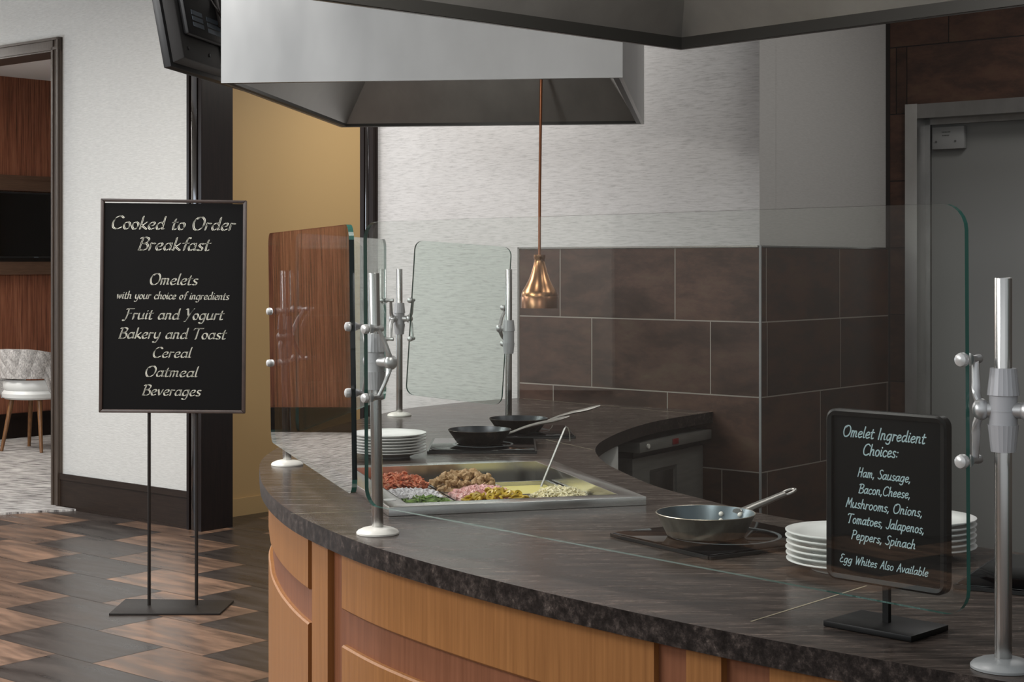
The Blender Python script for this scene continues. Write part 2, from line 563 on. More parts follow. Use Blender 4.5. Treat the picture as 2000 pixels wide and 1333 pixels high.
# floor: 24x12 in. tiles laid in stepped rows, one mesh
TL, TW = 0.67, 0.34
fl = MB()
fl.mi = 2
fl.hexa([Vector(p) for p in ((-6.2, -2.5, -.06), (4.6, -2.5, -.06), (4.6, 16, -.06), (-6.2, 16, -.06), (-6.2, -2.5, -.0015), (4.6, -2.5, -.0015), (4.6, 16, -.0015), (-6.2, 16, -.0015))])
A0, B0 = (AX.x * -2.225 + AX.y * 7.08), (NX.x * -2.225 + NX.y * 7.08)
g = 0.0016
for r in range(-28, 22):
    b0 = B0 + r * TW
    for k in range(-26, 22):
        a0 = A0 - 0.44 * r + k * TL
        c = AB(a0 + TL / 2, b0 + TW / 2)
        if c.x < -6.0 or c.x > 4.4 or c.y < -2.2 or c.y > 15.6:
            continue
        if a0 < -8.6 and b0 > 5.9:
            continue
        fl.mi = k % 2
        fl.quad(AB(a0 + g, b0 + g), AB(a0 + TL - g, b0 + g), AB(a0 + TL - g, b0 + TW - g), AB(a0 + g, b0 + TW - g))
floor = fl.build('floor', [M['floor_dark'], M['floor_light'], M['grout_floor']], smooth=0)
struct(floor, 'brown and charcoal plank tile floor laid in stepped rows', 'floor')

cp = MB()
cp.prism([AB(-12.2, 6.02)[:2], AB(-12.2, 10.6)[:2], AB(-7.62, 10.6)[:2], AB(-7.62, 6.09)[:2], AB(-8.56, 6.09)[:2], AB(-8.56, 5.89)[:2], (-2.66, 9.87), (-2.9, 9.79), (-3.2, 9.66), (-3.9, 9.42), (-4.7, 9.3), AB(-11.9, 5.6)[:2]], 0.0, 0.012)
carpet = cp.build('floor_carpet', M['carpet'], smooth=0)
struct(carpet, 'pale grey streaked carpet of the lounge behind the left doorway', 'carpet')

ce = MB()
ce.hexa([Vector(p) for p in ((-6.2, 3.2, CEIL), (4.6, 3.2, CEIL), (4.6, 16, CEIL), (-6.2, 16, CEIL), (-6.2, 3.2, CEIL + .1), (4.6, 3.2, CEIL + .1), (4.6, 16, CEIL + .1), (-6.2, 16, CEIL + .1))])
struct(ce.build('ceiling', M['ceiling'], smooth=0), 'plain pale ceiling over the dining room', 'ceiling')

# left wall (with the lounge doorway) up to the passage
LB, LB2 = 5.89, 6.08
w = MB()
w.ab(-8.63, -7.19, LB, LB2, 0, CEIL)
w.ab(-12.0, -8.63, LB, LB2, 2.86, CEIL)
w.ab(-14.5, -12.0, LB, LB2, 0, CEIL)
w.ab(-7.19, -5.5, LB, LB2, 2.86, CEIL)
struct(w.build('wall_left', M['wallpaper'], smooth=0), 'pale linen papered wall between the lounge doorway and the dark post', 'wall')

# doorway casing of the lounge
t = thing('door_frame', 'grey brown wooden casing around the lounge doorway at the far left', 'door frame', AB(-10.3, LB), kind='structure')
for a0, a1 in ((-8.649, -8.556), (-12.1, -12.0)):
    m = MB()
    m.ab(a0, a1, LB - .022, LB, 0, 2.92)
    m.ab(a0 + .012, a0 + .03, LB - .03, LB - .02, 0, 2.92)
    m.ab(a1 - .02, a1 - .004, LB - .034, LB - .02, 0, 2.92)
    m.build('side_casing', M['casing'], t, smooth=0)
m = MB()
m.ab(-12.1, -8.556, LB - .023, LB, 2.835, 2.92)
m.ab(-12.1, -8.556, LB - .034, LB - .02, 2.905, 2.92)
m.ab(-12.1, -8.556, LB - .03, LB - .02, 2.845, 2.862)
m.build('head_casing', M['casing'], t, smooth=0)
m = MB()
m.ab(-8.649, -8.63, LB, LB2, 0, 2.835)
m.ab(-12.0, -8.649, LB, LB2, 2.835, 2.86)
m.build('jamb_lining', M['casing'], t, smooth=0)

# baseboard of the left wall
m = MB()
m.ab(-8.556, -7.307, LB - .018, LB, 0, .205)
m.ab(-8.556, -7.307, LB - .026, LB - .016, .178, .215)
m.ab(-8.556, -7.307, LB - .03, LB - .016, 0, .012)
struct(m.build('baseboard_left', M['base_wood'], smooth=0), 'tall dark wooden baseboard under the pale wall behind the standing sign', 'baseboard')

# dark post: profiled casing and jamb at the passage
t = thing('passage_frame', 'glossy espresso post and casing at the left of the mustard passage', 'door frame', AB(-7.24, LB), kind='structure')
m = MB()
m.ab(-7.307, -7.179, LB - .02, LB, 0, 2.9)
m.ab(-7.307, -7.285, LB - .036, LB - .015, 0, 2.9)
m.ab(-7.205, -7.179, LB - .034, LB - .015, 0, 2.9)
m.build('casing', M['espresso'], t, smooth=0)
m = MB()
m.ab(-7.272, -7.222, LB - .032, LB - .015, 0, 2.9, 0.003)
m.build('glossy_band', M['gloss_trim'], t)
m = MB()
m.ab(-7.19, -7.178, LB - .03, LB2 + .005, 0, 2.9)
m.build('jamb', M['espresso'], t, smooth=0)
m = MB()
m.ab(-7.307, -5.471, LB - .02, LB, 2.8, 2.9)
m.build('head', M['espresso'], t, smooth=0)

# mustard corridor
m = MB()
m.ab(-7.60, -7.468, LB2, 11.5, 0, CEIL)
m.ab(-7.60, -4.0, 11.5, 11.6, 0, CEIL)
struct(m.build('wall_passage', M['yellow'], smooth=0), 'mustard yellow painted wall of the passage behind the hood', 'wall')
m = MB()
m.ab(-7.468, -7.454, LB2, 11.5, 0, .105)
struct(m.build('baseboard_passage', M['yellow'], smooth=0), 'low mustard painted baseboard along the passage wall', 'baseboard')

# lounge shell
m = MB()
m.ab(-12.2, -7.6, LB2, 10.6, 3.12, 3.2)
struct(m.build('ceiling_lounge', M['ceiling'], smooth=0), 'plain pale lounge ceiling seen through the left doorway', 'ceiling')
m = MB()
m.ab(-12.32, -12.2, 5.5, 10.7, 0, CEIL)
struct(m.build('wall_lounge', M['zebra'], smooth=0), 'striped red brown zebrawood wall at the end of the lounge', 'wall')
m = MB()
m.ab(-12.2, -7.6, 10.6, 10.7, 0, CEIL)
struct(m.build('wall_lounge_back', M['wallpaper'], smooth=0), 'pale back wall of the lounge', 'wall')
m = MB()
m.ab(-12.2, -12.17, 6.1, 10.6, 0, .2)
m.ab(-12.2, -12.16, 6.1, 10.6, .19, .225)
struct(m.build('baseboard_lounge', M['espresso'], smooth=0), 'black brown baseboard along the zebrawood wall', 'baseboard')
m = MB()
m.ab(-12.2, -12.15, 7.35, 10.6, 2.14, 2.23)
m.ab(-12.2, -12.165, 7.35, 10.6, 2.23, 2.275)
m.ab(-12.2, -12.15, 7.35, 10.6, 1.42, 1.53)
struct(m.build('trim_1', noisy('brown_rail_wood', [(0.3, S(84, 64, 52)), (0.7, S(104, 80, 64))], (2, 2, 40), 0, 4, 5, rough=0.4, spec=0.3), smooth=0), 'brown wooden rails above and below the lounge television', 'trim')
tv = thing('wall_television', 'black flat television on the zebrawood wall in the lounge', 'television', AB(-12.15, 8.1, 1.53))
m = MB()
m.ab(-12.2, -12.13, 7.45, 8.75, 1.56, 2.13, 0.006)
m.build('bezel', M['black_plastic'], tv)
m = MB()
m.ab(-12.131, -12.127, 7.465, 8.735, 1.58, 2.115)
m.build('screen', M['screen'], tv, smooth=0)
m = MB()
m.ab(-12.13, -12.124, 8.06, 8.10, 1.566, 1.572)
m.build('logo_mark', M['port'], tv, smooth=0)
m = MB()
m.ab(-12.2, -12.15, 7.6, 8.6, 1.53, 1.56)
m.build('mount', M['iron'], tv, smooth=0)

# centre wall (shimmering paper) and its tiled lower half
WB = 5.54
CA, CB = -3.35, 5.54
m = MB()
m.ab(-5.545, CA - .002, WB, WB + .12, 0, CEIL)
struct(m.build('wall_center', M['wallpaper_metal'], smooth=0), 'shimmering pale papered wall behind the serving counter', 'wall')
m = MB()
m.ab(-5.561, -5.471, WB - .02, WB + .13, 0, 2.9)
m.ab(-5.561, -5.535, WB - .032, WB - .015, 0, 2.9)
m.ab(-5.498, -5.471, WB - .034, WB - .015, 0, 2.9)
t2 = struct(m.build('trim_2', M['espresso'], smooth=0), 'dark post at the right of the mustard passage, beside the pale wall', 'trim')


m = MB()
m.ab(-5.535, -5.508, WB - .028, WB - .018, 0, 2.9, .003)
m.build('glossy_band', M['gloss_trim'], t2)


def tiles(name, P, rows, u0, u1, z_top, hgt, parent, holes=()):
    """P(u,z,d)->point; rows: first joint offset for each row; tile 0.602 long"""
    mb = MB()
    gp = 0.0026
    z1 = z_top
    for off in rows:
        z0 = z1 - hgt
        js = [u0]
        u = off
        while u > u0:
            u -= 0.602
        u += 0.602
        while u < u1 - 0.01:
            if u > u0 + .01:
                js.append(u)
            u += 0.602
        js.append(u1)
        for a, b in zip(js[:-1], js[1:]):
            segs = [(a, b)]
            caps = []
            for (h0, h1, hz) in holes:
                if z0 < hz - .01:
                    ns = []
                    if z1 > hz + .02:
                        caps += [(max(a, h0), min(b, h1), hz)] if min(b, h1) - max(a, h0) > .01 else []
                    for (s0, s1) in segs:
                        if s1 <= h0 or s0 >= h1:
                            ns.append((s0, s1))
                        else:
                            if s0 < h0:
                                ns.append((s0, h0))
                            if s1 > h1:
                                ns.append((h1, s1))
                    segs = ns
            for (s0, s1, zf) in [(q0_, q1_, 0) for q0_, q1_ in segs] + caps:
                zz0 = max(z0, zf)
                if z1 - zz0 < .01:
                    continue
                lo = [P(s0 + gp, zz0 + gp, 0), P(s1 - gp, zz0 + gp, 0), P(s1 - gp, zz0 + gp, .0014), P(s0 + gp, zz0 + gp, .0014)]
                hi = [P(s0 + gp, z1 - gp, 0), P(s1 - gp, z1 - gp, 0), P(s1 - gp, z1 - gp, .0014), P(s0 + gp, z1 - gp, .0014)]
                mb.hexa(lo + hi)
        z1 = z0
    return mb.build(name, M['tile'], parent, smooth=0)


m = MB()
m.ab(-4.577, CA + .006, WB - .012, WB, 0, 1.578)
tb = struct(m.build('wall_splash', M['grout'], smooth=0), 'brown glazed tile splashback behind the lamp and rear pans', 'wall')
tiles('tile', lambda u, z, d: AB(u, WB - .0115 - d, z), [-4.347, -4.174, -4.385, -4.12, -4.34, -4.17], -4.577, CA + .007, 1.58, .298, tb)
m = MB()
m.ab(-4.586, CA, WB - .016, WB, 1.58, 1.587)
m.ab(-4.586, -4.577, WB - .016, WB, 0, 1.587)
m.build('edge_strip', M['satin'], tb, smooth=0)

# side wall of the chase (faces right)
m = MB()
m.ab(CA - .12, CA, WB + .125, 6.62, 0, CEIL)
m.ab(CA - .002, CA, WB + .0, WB + .126, 0, CEIL)
struct(m.build('wall_right', M['wallpaper_grey'], smooth=0), 'grey papered wall in shade above the tiles, right of the corner', 'wall')
m = MB()
m.ab(CA, CA + .012, WB - .008, 6.62, 0, 1.578)
ts = struct(m.build('wall_return', M['grout'], smooth=0), 'brown glazed tile return between the metal corner strip and the door wall', 'wall')
tiles('tile', lambda u, z, d: AB(CA + .0115 + d, u, z), [WB + .03, 6.18, 6.005, 6.18, 6.02, 6.2], WB - .006, 6.62, 1.58, .298, ts)
m = MB()
m.ab(CA + .006, CA + .0145, WB - .0145, WB - .008, 0, 1.588)
struct(m.build('trim_3', M['strip_shaded_flange'], smooth=0), 'vertical steel corner strip on the outside corner of the tiles', 'trim')
m = MB()
m.ab(CA, CA + .016, WB, 6.62, 1.58, 1.586)
struct(m.build('trim_4', M['satin'], smooth=0), 'thin steel strip on top of the tile return', 'trim')

# door wall
DB = 6.62
m = MB()
m.ab(CA, -3.24, DB, DB + .15, 0, CEIL)
m.ab(-3.24, -1.75, DB, DB + .15, 2.21, CEIL)
m.ab(-1.75, 2.0, DB, DB + .15, 0, CEIL)
td = struct(m.build('wall_door', M['grout_dark'], smooth=0), 'rusty brown tiled wall around the steel framed door', 'wall')
tiles('tile', lambda u, z, d: AB(u, DB - d, z), [-2.95, -3.05, -3.298, -3.2, -2.9, -3.2, -2.9, -3.2, -2.9, -3.2, -2.9], CA + .02, 1.0, 3.075, .298, td, holes=((-3.247, -1.74, 2.215),))
dr = thing('door_1', 'plain grey kitchen door in a brushed steel frame', 'door', AB(-2.5, DB), kind='structure')
for nm, (a0, a1) in (('frame_post', (-3.247, -3.19)), ('frame_post', (-1.80, -1.743))):
    m = MB()
    m.ab(a0, a1, DB - .02, DB + .15, 0, 2.22 if nm else 0)
    m.build(nm, M['steel'], dr, smooth=0)
m = MB()
m.ab(-3.19, -1.80, DB - .019, DB + .15, 2.155, 2.218)
m.build('frame_head', M['steel_dark'], dr, smooth=0)
m = MB()
m.ab(-3.19, -3.165, DB + .06, DB + .15, 0, 2.155)
m.ab(-3.19, -1.80, DB + .06, DB + .15, 2.13, 2.155)
m.build('stop', M['steel_dark'], dr, smooth=0)
m = MB()
m.ab(-3.178, -1.81, DB + .075, DB + .12, .01, 2.14)
m.build('leaf', M['door_paint'], dr, smooth=0)
cl = thing('door_contact_plate', 'small grey plastic cover screwed to the top corner of the grey door', 'plate', AB(-3.08, DB + .07, 2.02))
m = MB()
m.ab(-3.15, -3.0, DB + .045, DB + .075, 2.018, 2.118, .004)
m.build('cover', M['door_plate'], cl)
for a_ in (-3.13, -3.04):
    m = MB()
    m.cyl(AB(a_, DB + .045, 2.052), AB(a_, DB + .042, 2.052), .0045, n=12)
    m.build('screw', M['ink'], cl)
m = MB()
for a0, a1, z in ((-3.103, -3.062, 2.091), (-3.1, -3.072, 2.076)):
    x = a0
    while x < a1:
        wd = random.uniform(.003, .006)
        m.ab(x, x + wd, DB + .0435, DB + .0455, z, z + .005)
        x += wd + .0022
m.build('printed_text', M['ink'], cl, smooth=0)

# dining side wall with an added haze panel and an added window, left of the frame
m = MB()
m.hexa([Vector(p) for p in ((-5.9, -2.4, 0), (-5.75, -2.4, 0), (-5.75, 6.9, 0), (-5.9, 6.9, 0), (-5.9, -2.4, CEIL), (-5.75, -2.4, CEIL), (-5.75, 6.9, CEIL), (-5.9, 6.9, CEIL))])
struct(m.build('wall_dining', plain('taupe_paint', S(78, 72, 68), .7), smooth=0), 'taupe dining side wall beyond the left of the frame', 'wall')
m = MB()
m.hexa([Vector(p) for p in ((-5.75, 3.29, .78), (-5.72, 3.29, .78), (-5.72, 6.6, .78), (-5.75, 6.6, .78), (-5.75, 3.29, 2.5), (-5.72, 3.29, 2.5), (-5.72, 6.6, 2.5), (-5.75, 6.6, 2.5))])
struct(m.build('haze_panel', plain('beige_panel_paint', S(128, 124, 119), .7), smooth=0), 'added pale panel, mirrored as haze in the front pane, beyond the left of the frame', 'wall panel')  # unseen panel added so the front pane mirrors a paler haze

wf = thing('added_window', 'white window frame added around the far blue fill light, beyond the left of the frame', 'window', (-5.85, 8.7, .5), kind='structure')  # frame added to surround the far blue fill light
m = MB()
for (y0, y1, z0, z1) in ((7.85, 7.94, .5, 2.5), (9.46, 9.55, .5, 2.5), (7.94, 9.46, .5, .59), (7.94, 9.46, 2.41, 2.5)):
    m.box((-5.9, y0, z0), (.12, 0, 0), (0, y1 - y0, 0), (0, 0, z1 - z0))
m.build('window_frame', M['flange'], wf, smooth=0)
m = MB()
for (y0, y1, z0, z1) in ((6.9, 7.85, 0, CEIL), (9.55, 11.6, 0, CEIL), (7.85, 9.55, 0, .5), (7.85, 9.55, 2.5, CEIL)):
    m.box((-5.9, y0, z0), (.08, 0, 0), (0, y1 - y0, 0), (0, 0, z1 - z0))
struct(m.build('wall_window', M['wallpaper'], smooth=0), 'pale dining wall around the added window frame beyond the left of the frame', 'wall')

# wall added out of view on the right to block the world light
m = MB()
m.hexa([Vector(p) for p in ((3.6, 0.2, 0), (3.75, 0.2, 0), (3.75, 6.2, 0), (3.6, 6.2, 0), (3.6, 0.2, CEIL), (3.75, 0.2, CEIL), (3.75, 6.2, CEIL), (3.6, 6.2, CEIL))])
struct(m.build('wall_light_block', plain('light_block_paint', S(120, 112, 104), .6), smooth=0), 'added wall beyond the right of the frame, blocking outside light', 'wall')

# ------------------------------------------------------------------ serving counter
OUT = [(.03, 7.196), (-.2, 6.98), (-.36, 6.78), (-.45, 6.64), (-.515, 6.45), (-.59, 6.2), (-.69, 5.8), (-.75, 5.4), (-.768, 5.08), (-.757, 4.846), (-.722, 4.62), (-.68, 4.395), (-.608, 4.118),
       (-.511, 3.841), (-.366, 3.539), (-.245, 3.34), (-.07, 3.10), (.13, 2.86), (.338, 2.64), (.56, 2.437), (.84, 2.205), (1.15, 1.96), (1.5, 1.7)]
INN = [(.82, 6.535), (.66, 6.31), (.532, 6.10), (.43, 5.86), (.345, 5.60), (.288, 5.36), (.266, 5.14), (.278, 4.88), (.3115, 4.67), (.385, 4.35), (.491, 4.095), (.606, 3.857), (.80, 3.61), (1.009, 3.39), (1.3, 3.12), (1.9, 2.65)]
outer = [Vector((p.x, p.y)) for p in crom([(x, y, 0) for x, y in OUT], 8)]
inner = [Vector((p.x, p.y)) for p in crom([(x, y, 0) for x, y in INN], 8)]
# densify by arc length
def resample(P, step):
    out = [P[0].copy()]
    acc = 0.0
    for a, b in zip(P[:-1], P[1:]):
        L = (b - a).length
        while acc + L >= step:
            t = (step - acc) / L
            a = a + (b - a) * t
            out.append(a.copy())
            L = (b - a).length
            acc = 0.0
        acc += L
    out.append(P[-1].copy())
    return out


outer = resample(outer, 0.03)
inner = resample(inner, 0.03)


def offset(P, d):
    out = []
    for i, p in enumerate(P):
        t = (P[min(i + 1, len(P) - 1)] - P[max(i - 1, 0)]).normalized()
        out.append(p + Vector((-t.y, t.x)) * d)
    return out


ZT, ZU = 0.915, 0.871
# cold well cut-out
WU = Vector((math.cos(math.radians(16.2)), math.sin(math.radians(16.2))))
WV = Vector((-WU.y, WU.x))
WO = Vector((-.2916, 3.819))


def wp(u, v, z):
    p = WO + WU * u + WV * v
    return Vector((p.x, p.y, z))


WLU, WLV, FLG = 0.65, 0.81, 0.055
hole = [wp(u, v, 0).to_2d() for u, v in ((FLG, FLG), (WLU - FLG, FLG), (WLU - FLG, WLV - FLG), (FLG, WLV - FLG))]
ct = thing('countertop', 'dark streaked stone countertop curving around the cooking station', 'countertop', (-.3, 4.4, ZU))
m = MB()
m.prism(outer + inner[::-1], ZU, ZT, [hole], side=1)
top = m.build('slab', [M['top'], M['top_edge']], ct, smooth=30)


def seam(p0, p1, wd=.0035):
    p0, p1 = Vector((*p0, 0)), Vector((*p1, 0))
    d = (p1 - p0).normalized()
    s = Vector((-d.y, d.x, 0)) * wd / 2
    z = Vector((0, 0, ZT + .0004))
    q = MB()
    q.quad(p0 + s + z, p0 - s + z, p1 - s + z, p1 + s + z)
    q.build('seam', M['seam'], ct, smooth=0)


seam((.40, 2.70), (.66, 3.0), .004)
seam((.115, 5.49), (.26, 5.19), .004)
seam((-.53, 3.86), (-.33, 3.91), .003)
seam((.735, 6.42), (.05, 7.16), .004)

cb = thing('serving_counter', 'honey oak panelled curved counter base with raised panels and pilasters', 'counter', (-.2, 4.2, 0))
o1, o2 = offset(outer, .040), offset(outer, .13)
m = MB()
m.prism(o1 + o2[::-1], 0.0, ZU - .002)
m.build('carcass', M['rail'], cb, smooth=30)


def arc_at(px):
    """arc index range on the cabinet face for a vertical line, by bearing from the camera (near side)"""
    best = None
    for i in range(len(o1) - 1):
        a, b = o1[i], o1[i + 1]
        ka, kb = a.x / a.y, b.x / b.y
        k = (px - 1000) / 3150
        if (ka - k) * (kb - k) <= 0 and ka != kb:
            best = i + (k - ka) / (kb - ka)
    return best


def slice_(P, f0, f1):
    def at(f):
        i = min(int(f), len(P) - 2)
        return P[i] + (P[i + 1] - P[i]) * (f - i)
    return [at(f0)] + [P[i] for i in range(int(f0) + 1, int(f1) + 1)] + [at(f1)]


def face_piece(name, f0, f1, z0, z1, d0, mat, bev=.004):
    a = slice_(offset(outer, d0), f0, f1)
    b = slice_(offset(outer, .041), f0, f1)
    ai = slice_(offset(outer, d0 + .004), f0, f1)
    mb = MB()
    # front face with a small eased edge
    n = len(a)
    rows = []
    for (P, z) in ((b, z0), (ai, z0), (a, z0 + bev), (a, z1 - bev), (ai, z1), (b, z1)):
        rows.append([mb.bm.verts.new((p.x, p.y, z)) for p in P])
    for r0, r1 in zip(rows[:-1], rows[1:]):
        for i in range(n - 1):
            mb.bm.faces.new((r0[i], r0[i + 1], r1[i + 1], r1[i]))
    for i in (0, n - 1):
        mb.bm.faces.new([r[i] for r in rows])
    return mb.build(name, mat, cb, smooth=40)


fB = arc_at(521.5)
PX = {k: arc_at(k) for k in (612, 622, 653, 678, 1287, 1352, 1420, 1512, 2100)}
f0 = max(2, PX[612] - 48)
f_back = max(1, f0 - 45)
for (a, b) in ((f0, PX[612]), (PX[678], PX[1287]), (PX[1512], len(outer) - 3), (f_back, f0 - 4)):
    face_piece('raised_panel', a, b, .735, ZU - .003, .027, M['oak'])
    face_piece('raised_panel', a, b, .12, .655, .027, M['oak'])
for (a, b) in ((PX[622], PX[653]), (PX[1352], PX[1420])):
    face_piece('pilaster', a, b, .0, ZU - .003, .024, M['oak'])
face_piece('plinth', f_back, len(outer) - 3, 0, .1, .034, M['rail'])
m = MB()
m.box((.26, 5.70, .35), (.116, .015, 0), (-.003, .016, 0), (0, 0, .516))
m.build('white_end_panel', M['melamine'], cb, smooth=0)
cb.children[-1]['label'] = 'white melamine end panel under the rear counter'
# inner knee wall under the front counter's cook side
i1, i2 = offset(inner, -.06), offset(inner, -.10)
m = MB()
s0 = 95
m.prism(i1[s0:] + i2[s0:][::-1], 0.0, ZU - .002)
m.build('cook_side_panel', M['rail'], cb, smooth=30)

# under-counter warming unit
E1 = Vector((.549, .836, 0)).normalized()
E2 = Vector((-E1.y, E1.x, 0))
ec = Vector((.478, 6.02, 0))
eq = thing('undercounter_warmer', 'stainless steel warming cabinet with a red switch under the rear counter', 'appliance', ec + E1 * .3 + E2 * .3)
UP = Vector((0, 0, 1))
m = MB()
m.box(ec + UP * .806, E1 * .6, E2 * .5, UP * .038, .002)
m.build('control_band', M['appliance_steel'], eq)
m = MB()
m.box(ec + E1 * .04 + E2 * .05 + UP * .78, E1 * .54, E2 * .42, UP * .028)
m.build('gap_board', M['black_plastic'], eq, smooth=0)
m = MB()
bo = ec + E1 * .005 + E2 * .035
ph = [(0.0, .58, .0, .781)]
# body with a recessed front panel
m.box(bo + E2 * .012 + UP * .05, E1 * .585, E2 * .45, UP * .73)
m.box(bo + UP * .05, E1 * .135, E2 * .013, UP * .73)
m.box(bo + E1 * .36 + UP * .05, E1 * .225, E2 * .013, UP * .73)
m.box(bo + E1 * .135 + UP * .725, E1 * .225, E2 * .013, UP * .055)
m.build('body', M['appliance_steel'], eq, smooth=0)
m = MB()
m.box(bo + E1 * .15 + E2 * .008 + UP * .06, E1 * .195, E2 * .006, UP * .65)
m.build('recessed_panel', M['steel_dark'], eq, smooth=0)
m = MB()
m.box(ec + E1 * .26 - E2 * .004 + UP * .814, E1 * .045, E2 * .006, UP * .022, .001)
m.build('switch', M['red_switch'], eq)
m = MB()
m.cyl(ec + E1 * .06 + UP * .827, ec + E1 * .06 - E2 * .006 + UP * .827, .009, n=16)
m.build('indicator', M['flange'], eq)
for q in (.04, .54):
    for r in (.06, .42):
        m = MB()
        m.cyl(ec + E1 * q + E2 * r, ec + E1 * q + E2 * r + UP * .052, .02, n=14)
        m.build('foot', M['iron'], eq)

# ------------------------------------------------------------------ cold well and its pans
wl = thing('cold_well', 'square stainless drop-in cold well holding the omelet fillings', 'food well', wp(WLU / 2, WLV / 2, ZT))
zr = .937
m = MB()
# flange ring with eased edges
m.prism([wp(u, v, 0)[:2] for u, v in ((0, 0), (WLU, 0), (WLU, WLV), (0, WLV))], ZT + .0008, zr, [[p[:] for p in hole]])
bmesh.ops.remove_doubles(m.bm, verts=m.bm.verts[:], dist=1e-5)
bmesh.ops.recalc_face_normals(m.bm, faces=m.bm.faces[:])
es = [e for e in m.bm.edges if len(e.link_faces) == 2 and e.calc_face_angle() > .5 and min(v.co.z for v in e.verts) > zr - .001]
bmesh.ops.bevel(m.bm, geom=es, offset=.0022, segments=3, affect='EDGES', profile=.5)
m.build('flange', M['well_steel'], wl, smooth=30)
m = MB()
iu0, iu1, iv0, iv1 = FLG + .001, WLU - FLG - .001, FLG + .001, WLV - FLG - .001
zb = .80
m.quad(wp(iu0, iv0, zb), wp(iu1, iv0, zb), wp(iu1, iv1, zb), wp(iu0, iv1, zb))
for (p, q) in (((iu0, iv0), (iu1, iv0)), ((iu1, iv0), (iu1, iv1)), ((iu1, iv1), (iu0, iv1)), ((iu0, iv1), (iu0, iv0))):
    m.quad(wp(*p, zb), wp(*q, zb), wp(*q, .905), wp(*p, .905))
    m.quad(wp(*p, .905), wp(*q, .905), wp(*q, zr), wp(*p, zr))
m.build('liner', M['well_steel'], wl, smooth=0, recalc=False)
m = MB()
m.cyl(wp(FLG / 2, .12, zr), wp(FLG / 2, .12, zr + .001), .016, n=20)
m.build('round_label', M['china'], wl)

# insert pans: (name, u0,u1, v0,v1)
PANS = {'bacon': (.066, .236, .54, .70), 'onion': (.066, .236, .37, .53), 'spinach': (.066, .236, .20, .36),
        'sausage': (.242, .412, .46, .65), 'ham': (.242, .412, .30, .45), 'jalapeno': (.242, .412, .14, .29),
        'egg': (.418, .588, .365, .62), 'cheese': (.440, .590, .215, .355)}
desc = {'bacon': 'chopped bacon, back left in the cold well', 'onion': 'white chopped onion, left in the cold well', 'spinach': 'green spinach, front left in the cold well',
        'sausage': 'browned sausage chunks, back middle of the cold well', 'ham': 'pink diced ham, middle of the cold well', 'jalapeno': 'jalapeno slices, front middle of the cold well',
        'egg': 'yellow beaten egg with the ladle in it', 'cheese': 'shredded cheese, front right in the cold well'}
ZP = .897
for k, (u0, u1, v0, v1) in PANS.items():
    p = thing('insert_pan', 'stainless insert pan of ' + desc[k], 'pan', wp((u0 + u1) / 2, (v0 + v1) / 2, .802), group='insert pans in the cold well')
    m = MB()
    e = .009
    a = [(u0 + e, v0 + e), (u1 - e, v0 + e), (u1 - e, v1 - e), (u0 + e, v1 - e)]
    for i in range(4):
        q, r = a[i], a[(i + 1) % 4]
        m.quad(wp(*q, .803), wp(*r, .803), wp(*r, ZP), wp(*q, ZP))
    m.quad(*[wp(*q, .803) for q in a])
    m.build('bowl', M['steel'], p, smooth=0)
    m = MB()
    for (x0, x1, y0, y1) in ((u0, u1, v0, v0 + e), (u0, u1, v1 - e, v1), (u0, u0 + e, v0 + e, v1 - e), (u1 - e, u1, v0 + e, v1 - e)):
        m.hexa([wp(x0, y0, ZP), wp(x1, y0, ZP), wp(x1, y1, ZP), wp(x0, y1, ZP), wp(x0, y0, ZP + .003), wp(x1, y0, ZP + .003), wp(x1, y1, ZP + .003), wp(x0, y1, ZP + .003)])
    m.build('rim', M['satin'], p, smooth=0)


def heap(k, h, fx=.46, fy=.46):
    """random points of a mound in pan k: yields (x,y,z)"""
    u0, u1, v0, v1 = PANS[k]
    while True:
        s, t = random.uniform(-1, 1), random.uniform(-1, 1)
        r = max(abs(s), abs(t))
        u = (u0 + u1) / 2 + s * (u1 - u0) * fx
        v = (v0 + v1) / 2 + t * (v1 - v0) * fy
        zt = ZP - .012 + h * (1 - (s * s + t * t) / 2) ** 1.0
        yield wp(u, v, zt), zt


def mound_bed(mb, k, h, n=16, rough=.004):
    u0, u1, v0, v1 = PANS[k]
    e = .011
    g_ = []
    for i in range(n + 1):
        row = []
        for j in range(n + 1):
            s, t = -1 + 2 * i / n, -1 + 2 * j / n
            z = ZP - .016 + h * (1 - (s * s + t * t) / 2) + random.uniform(-rough, rough)
            row.append(mb.bm.verts.new(wp(u0 + e + (u1 - u0 - 2 * e) * i / n, v0 + e + (v1 - v0 - 2 * e) * j / n, z)))
        g_.append(row)
    for i in range(n):
        for j in range(n):
            mb.bm.faces.new((g_[i][j], g_[i + 1][j], g_[i + 1][j + 1], g_[i][j + 1]))


def bits(k, h, count, size, mat, name, label, bed=.004):
    mb = MB()
    mound_bed(mb, k, h, rough=bed)
    gen = heap(k, h)
    for _ in range(count):
        p, z = next(gen)
        d = Vector((random.uniform(-1, 1), random.uniform(-1, 1), random.uniform(-.5, .6))).normalized()
        e = d.cross(Vector((random.uniform(-1, 1), random.uniform(-1, 1), 1))).normalized()
        f = d.cross(e)
        sx, sy, sz = (random.uniform(.6, 1.3) * q for q in size)
        mb.cbox(p + UP * random.uniform(-.002, .006), d * sx, e * sy, f * sz)
    o = mb.build(name, mat, smooth=30)
    return tag(o, label, 'food', kind='stuff')


bits('bacon', .040, 420, (.022, .009, .004), M['bacon'], 'chopped_bacon', 'heap of reddish chopped bacon in the back left insert pan')
bits('onion', .022, 380, (.010, .008, .004), M['onion'], 'chopped_onion', 'white chopped onion in the left insert pan in front of the bacon')
bits('ham', .034, 420, (.012, .007, .007), M['ham'], 'diced_ham', 'pink diced ham in the middle insert pan')
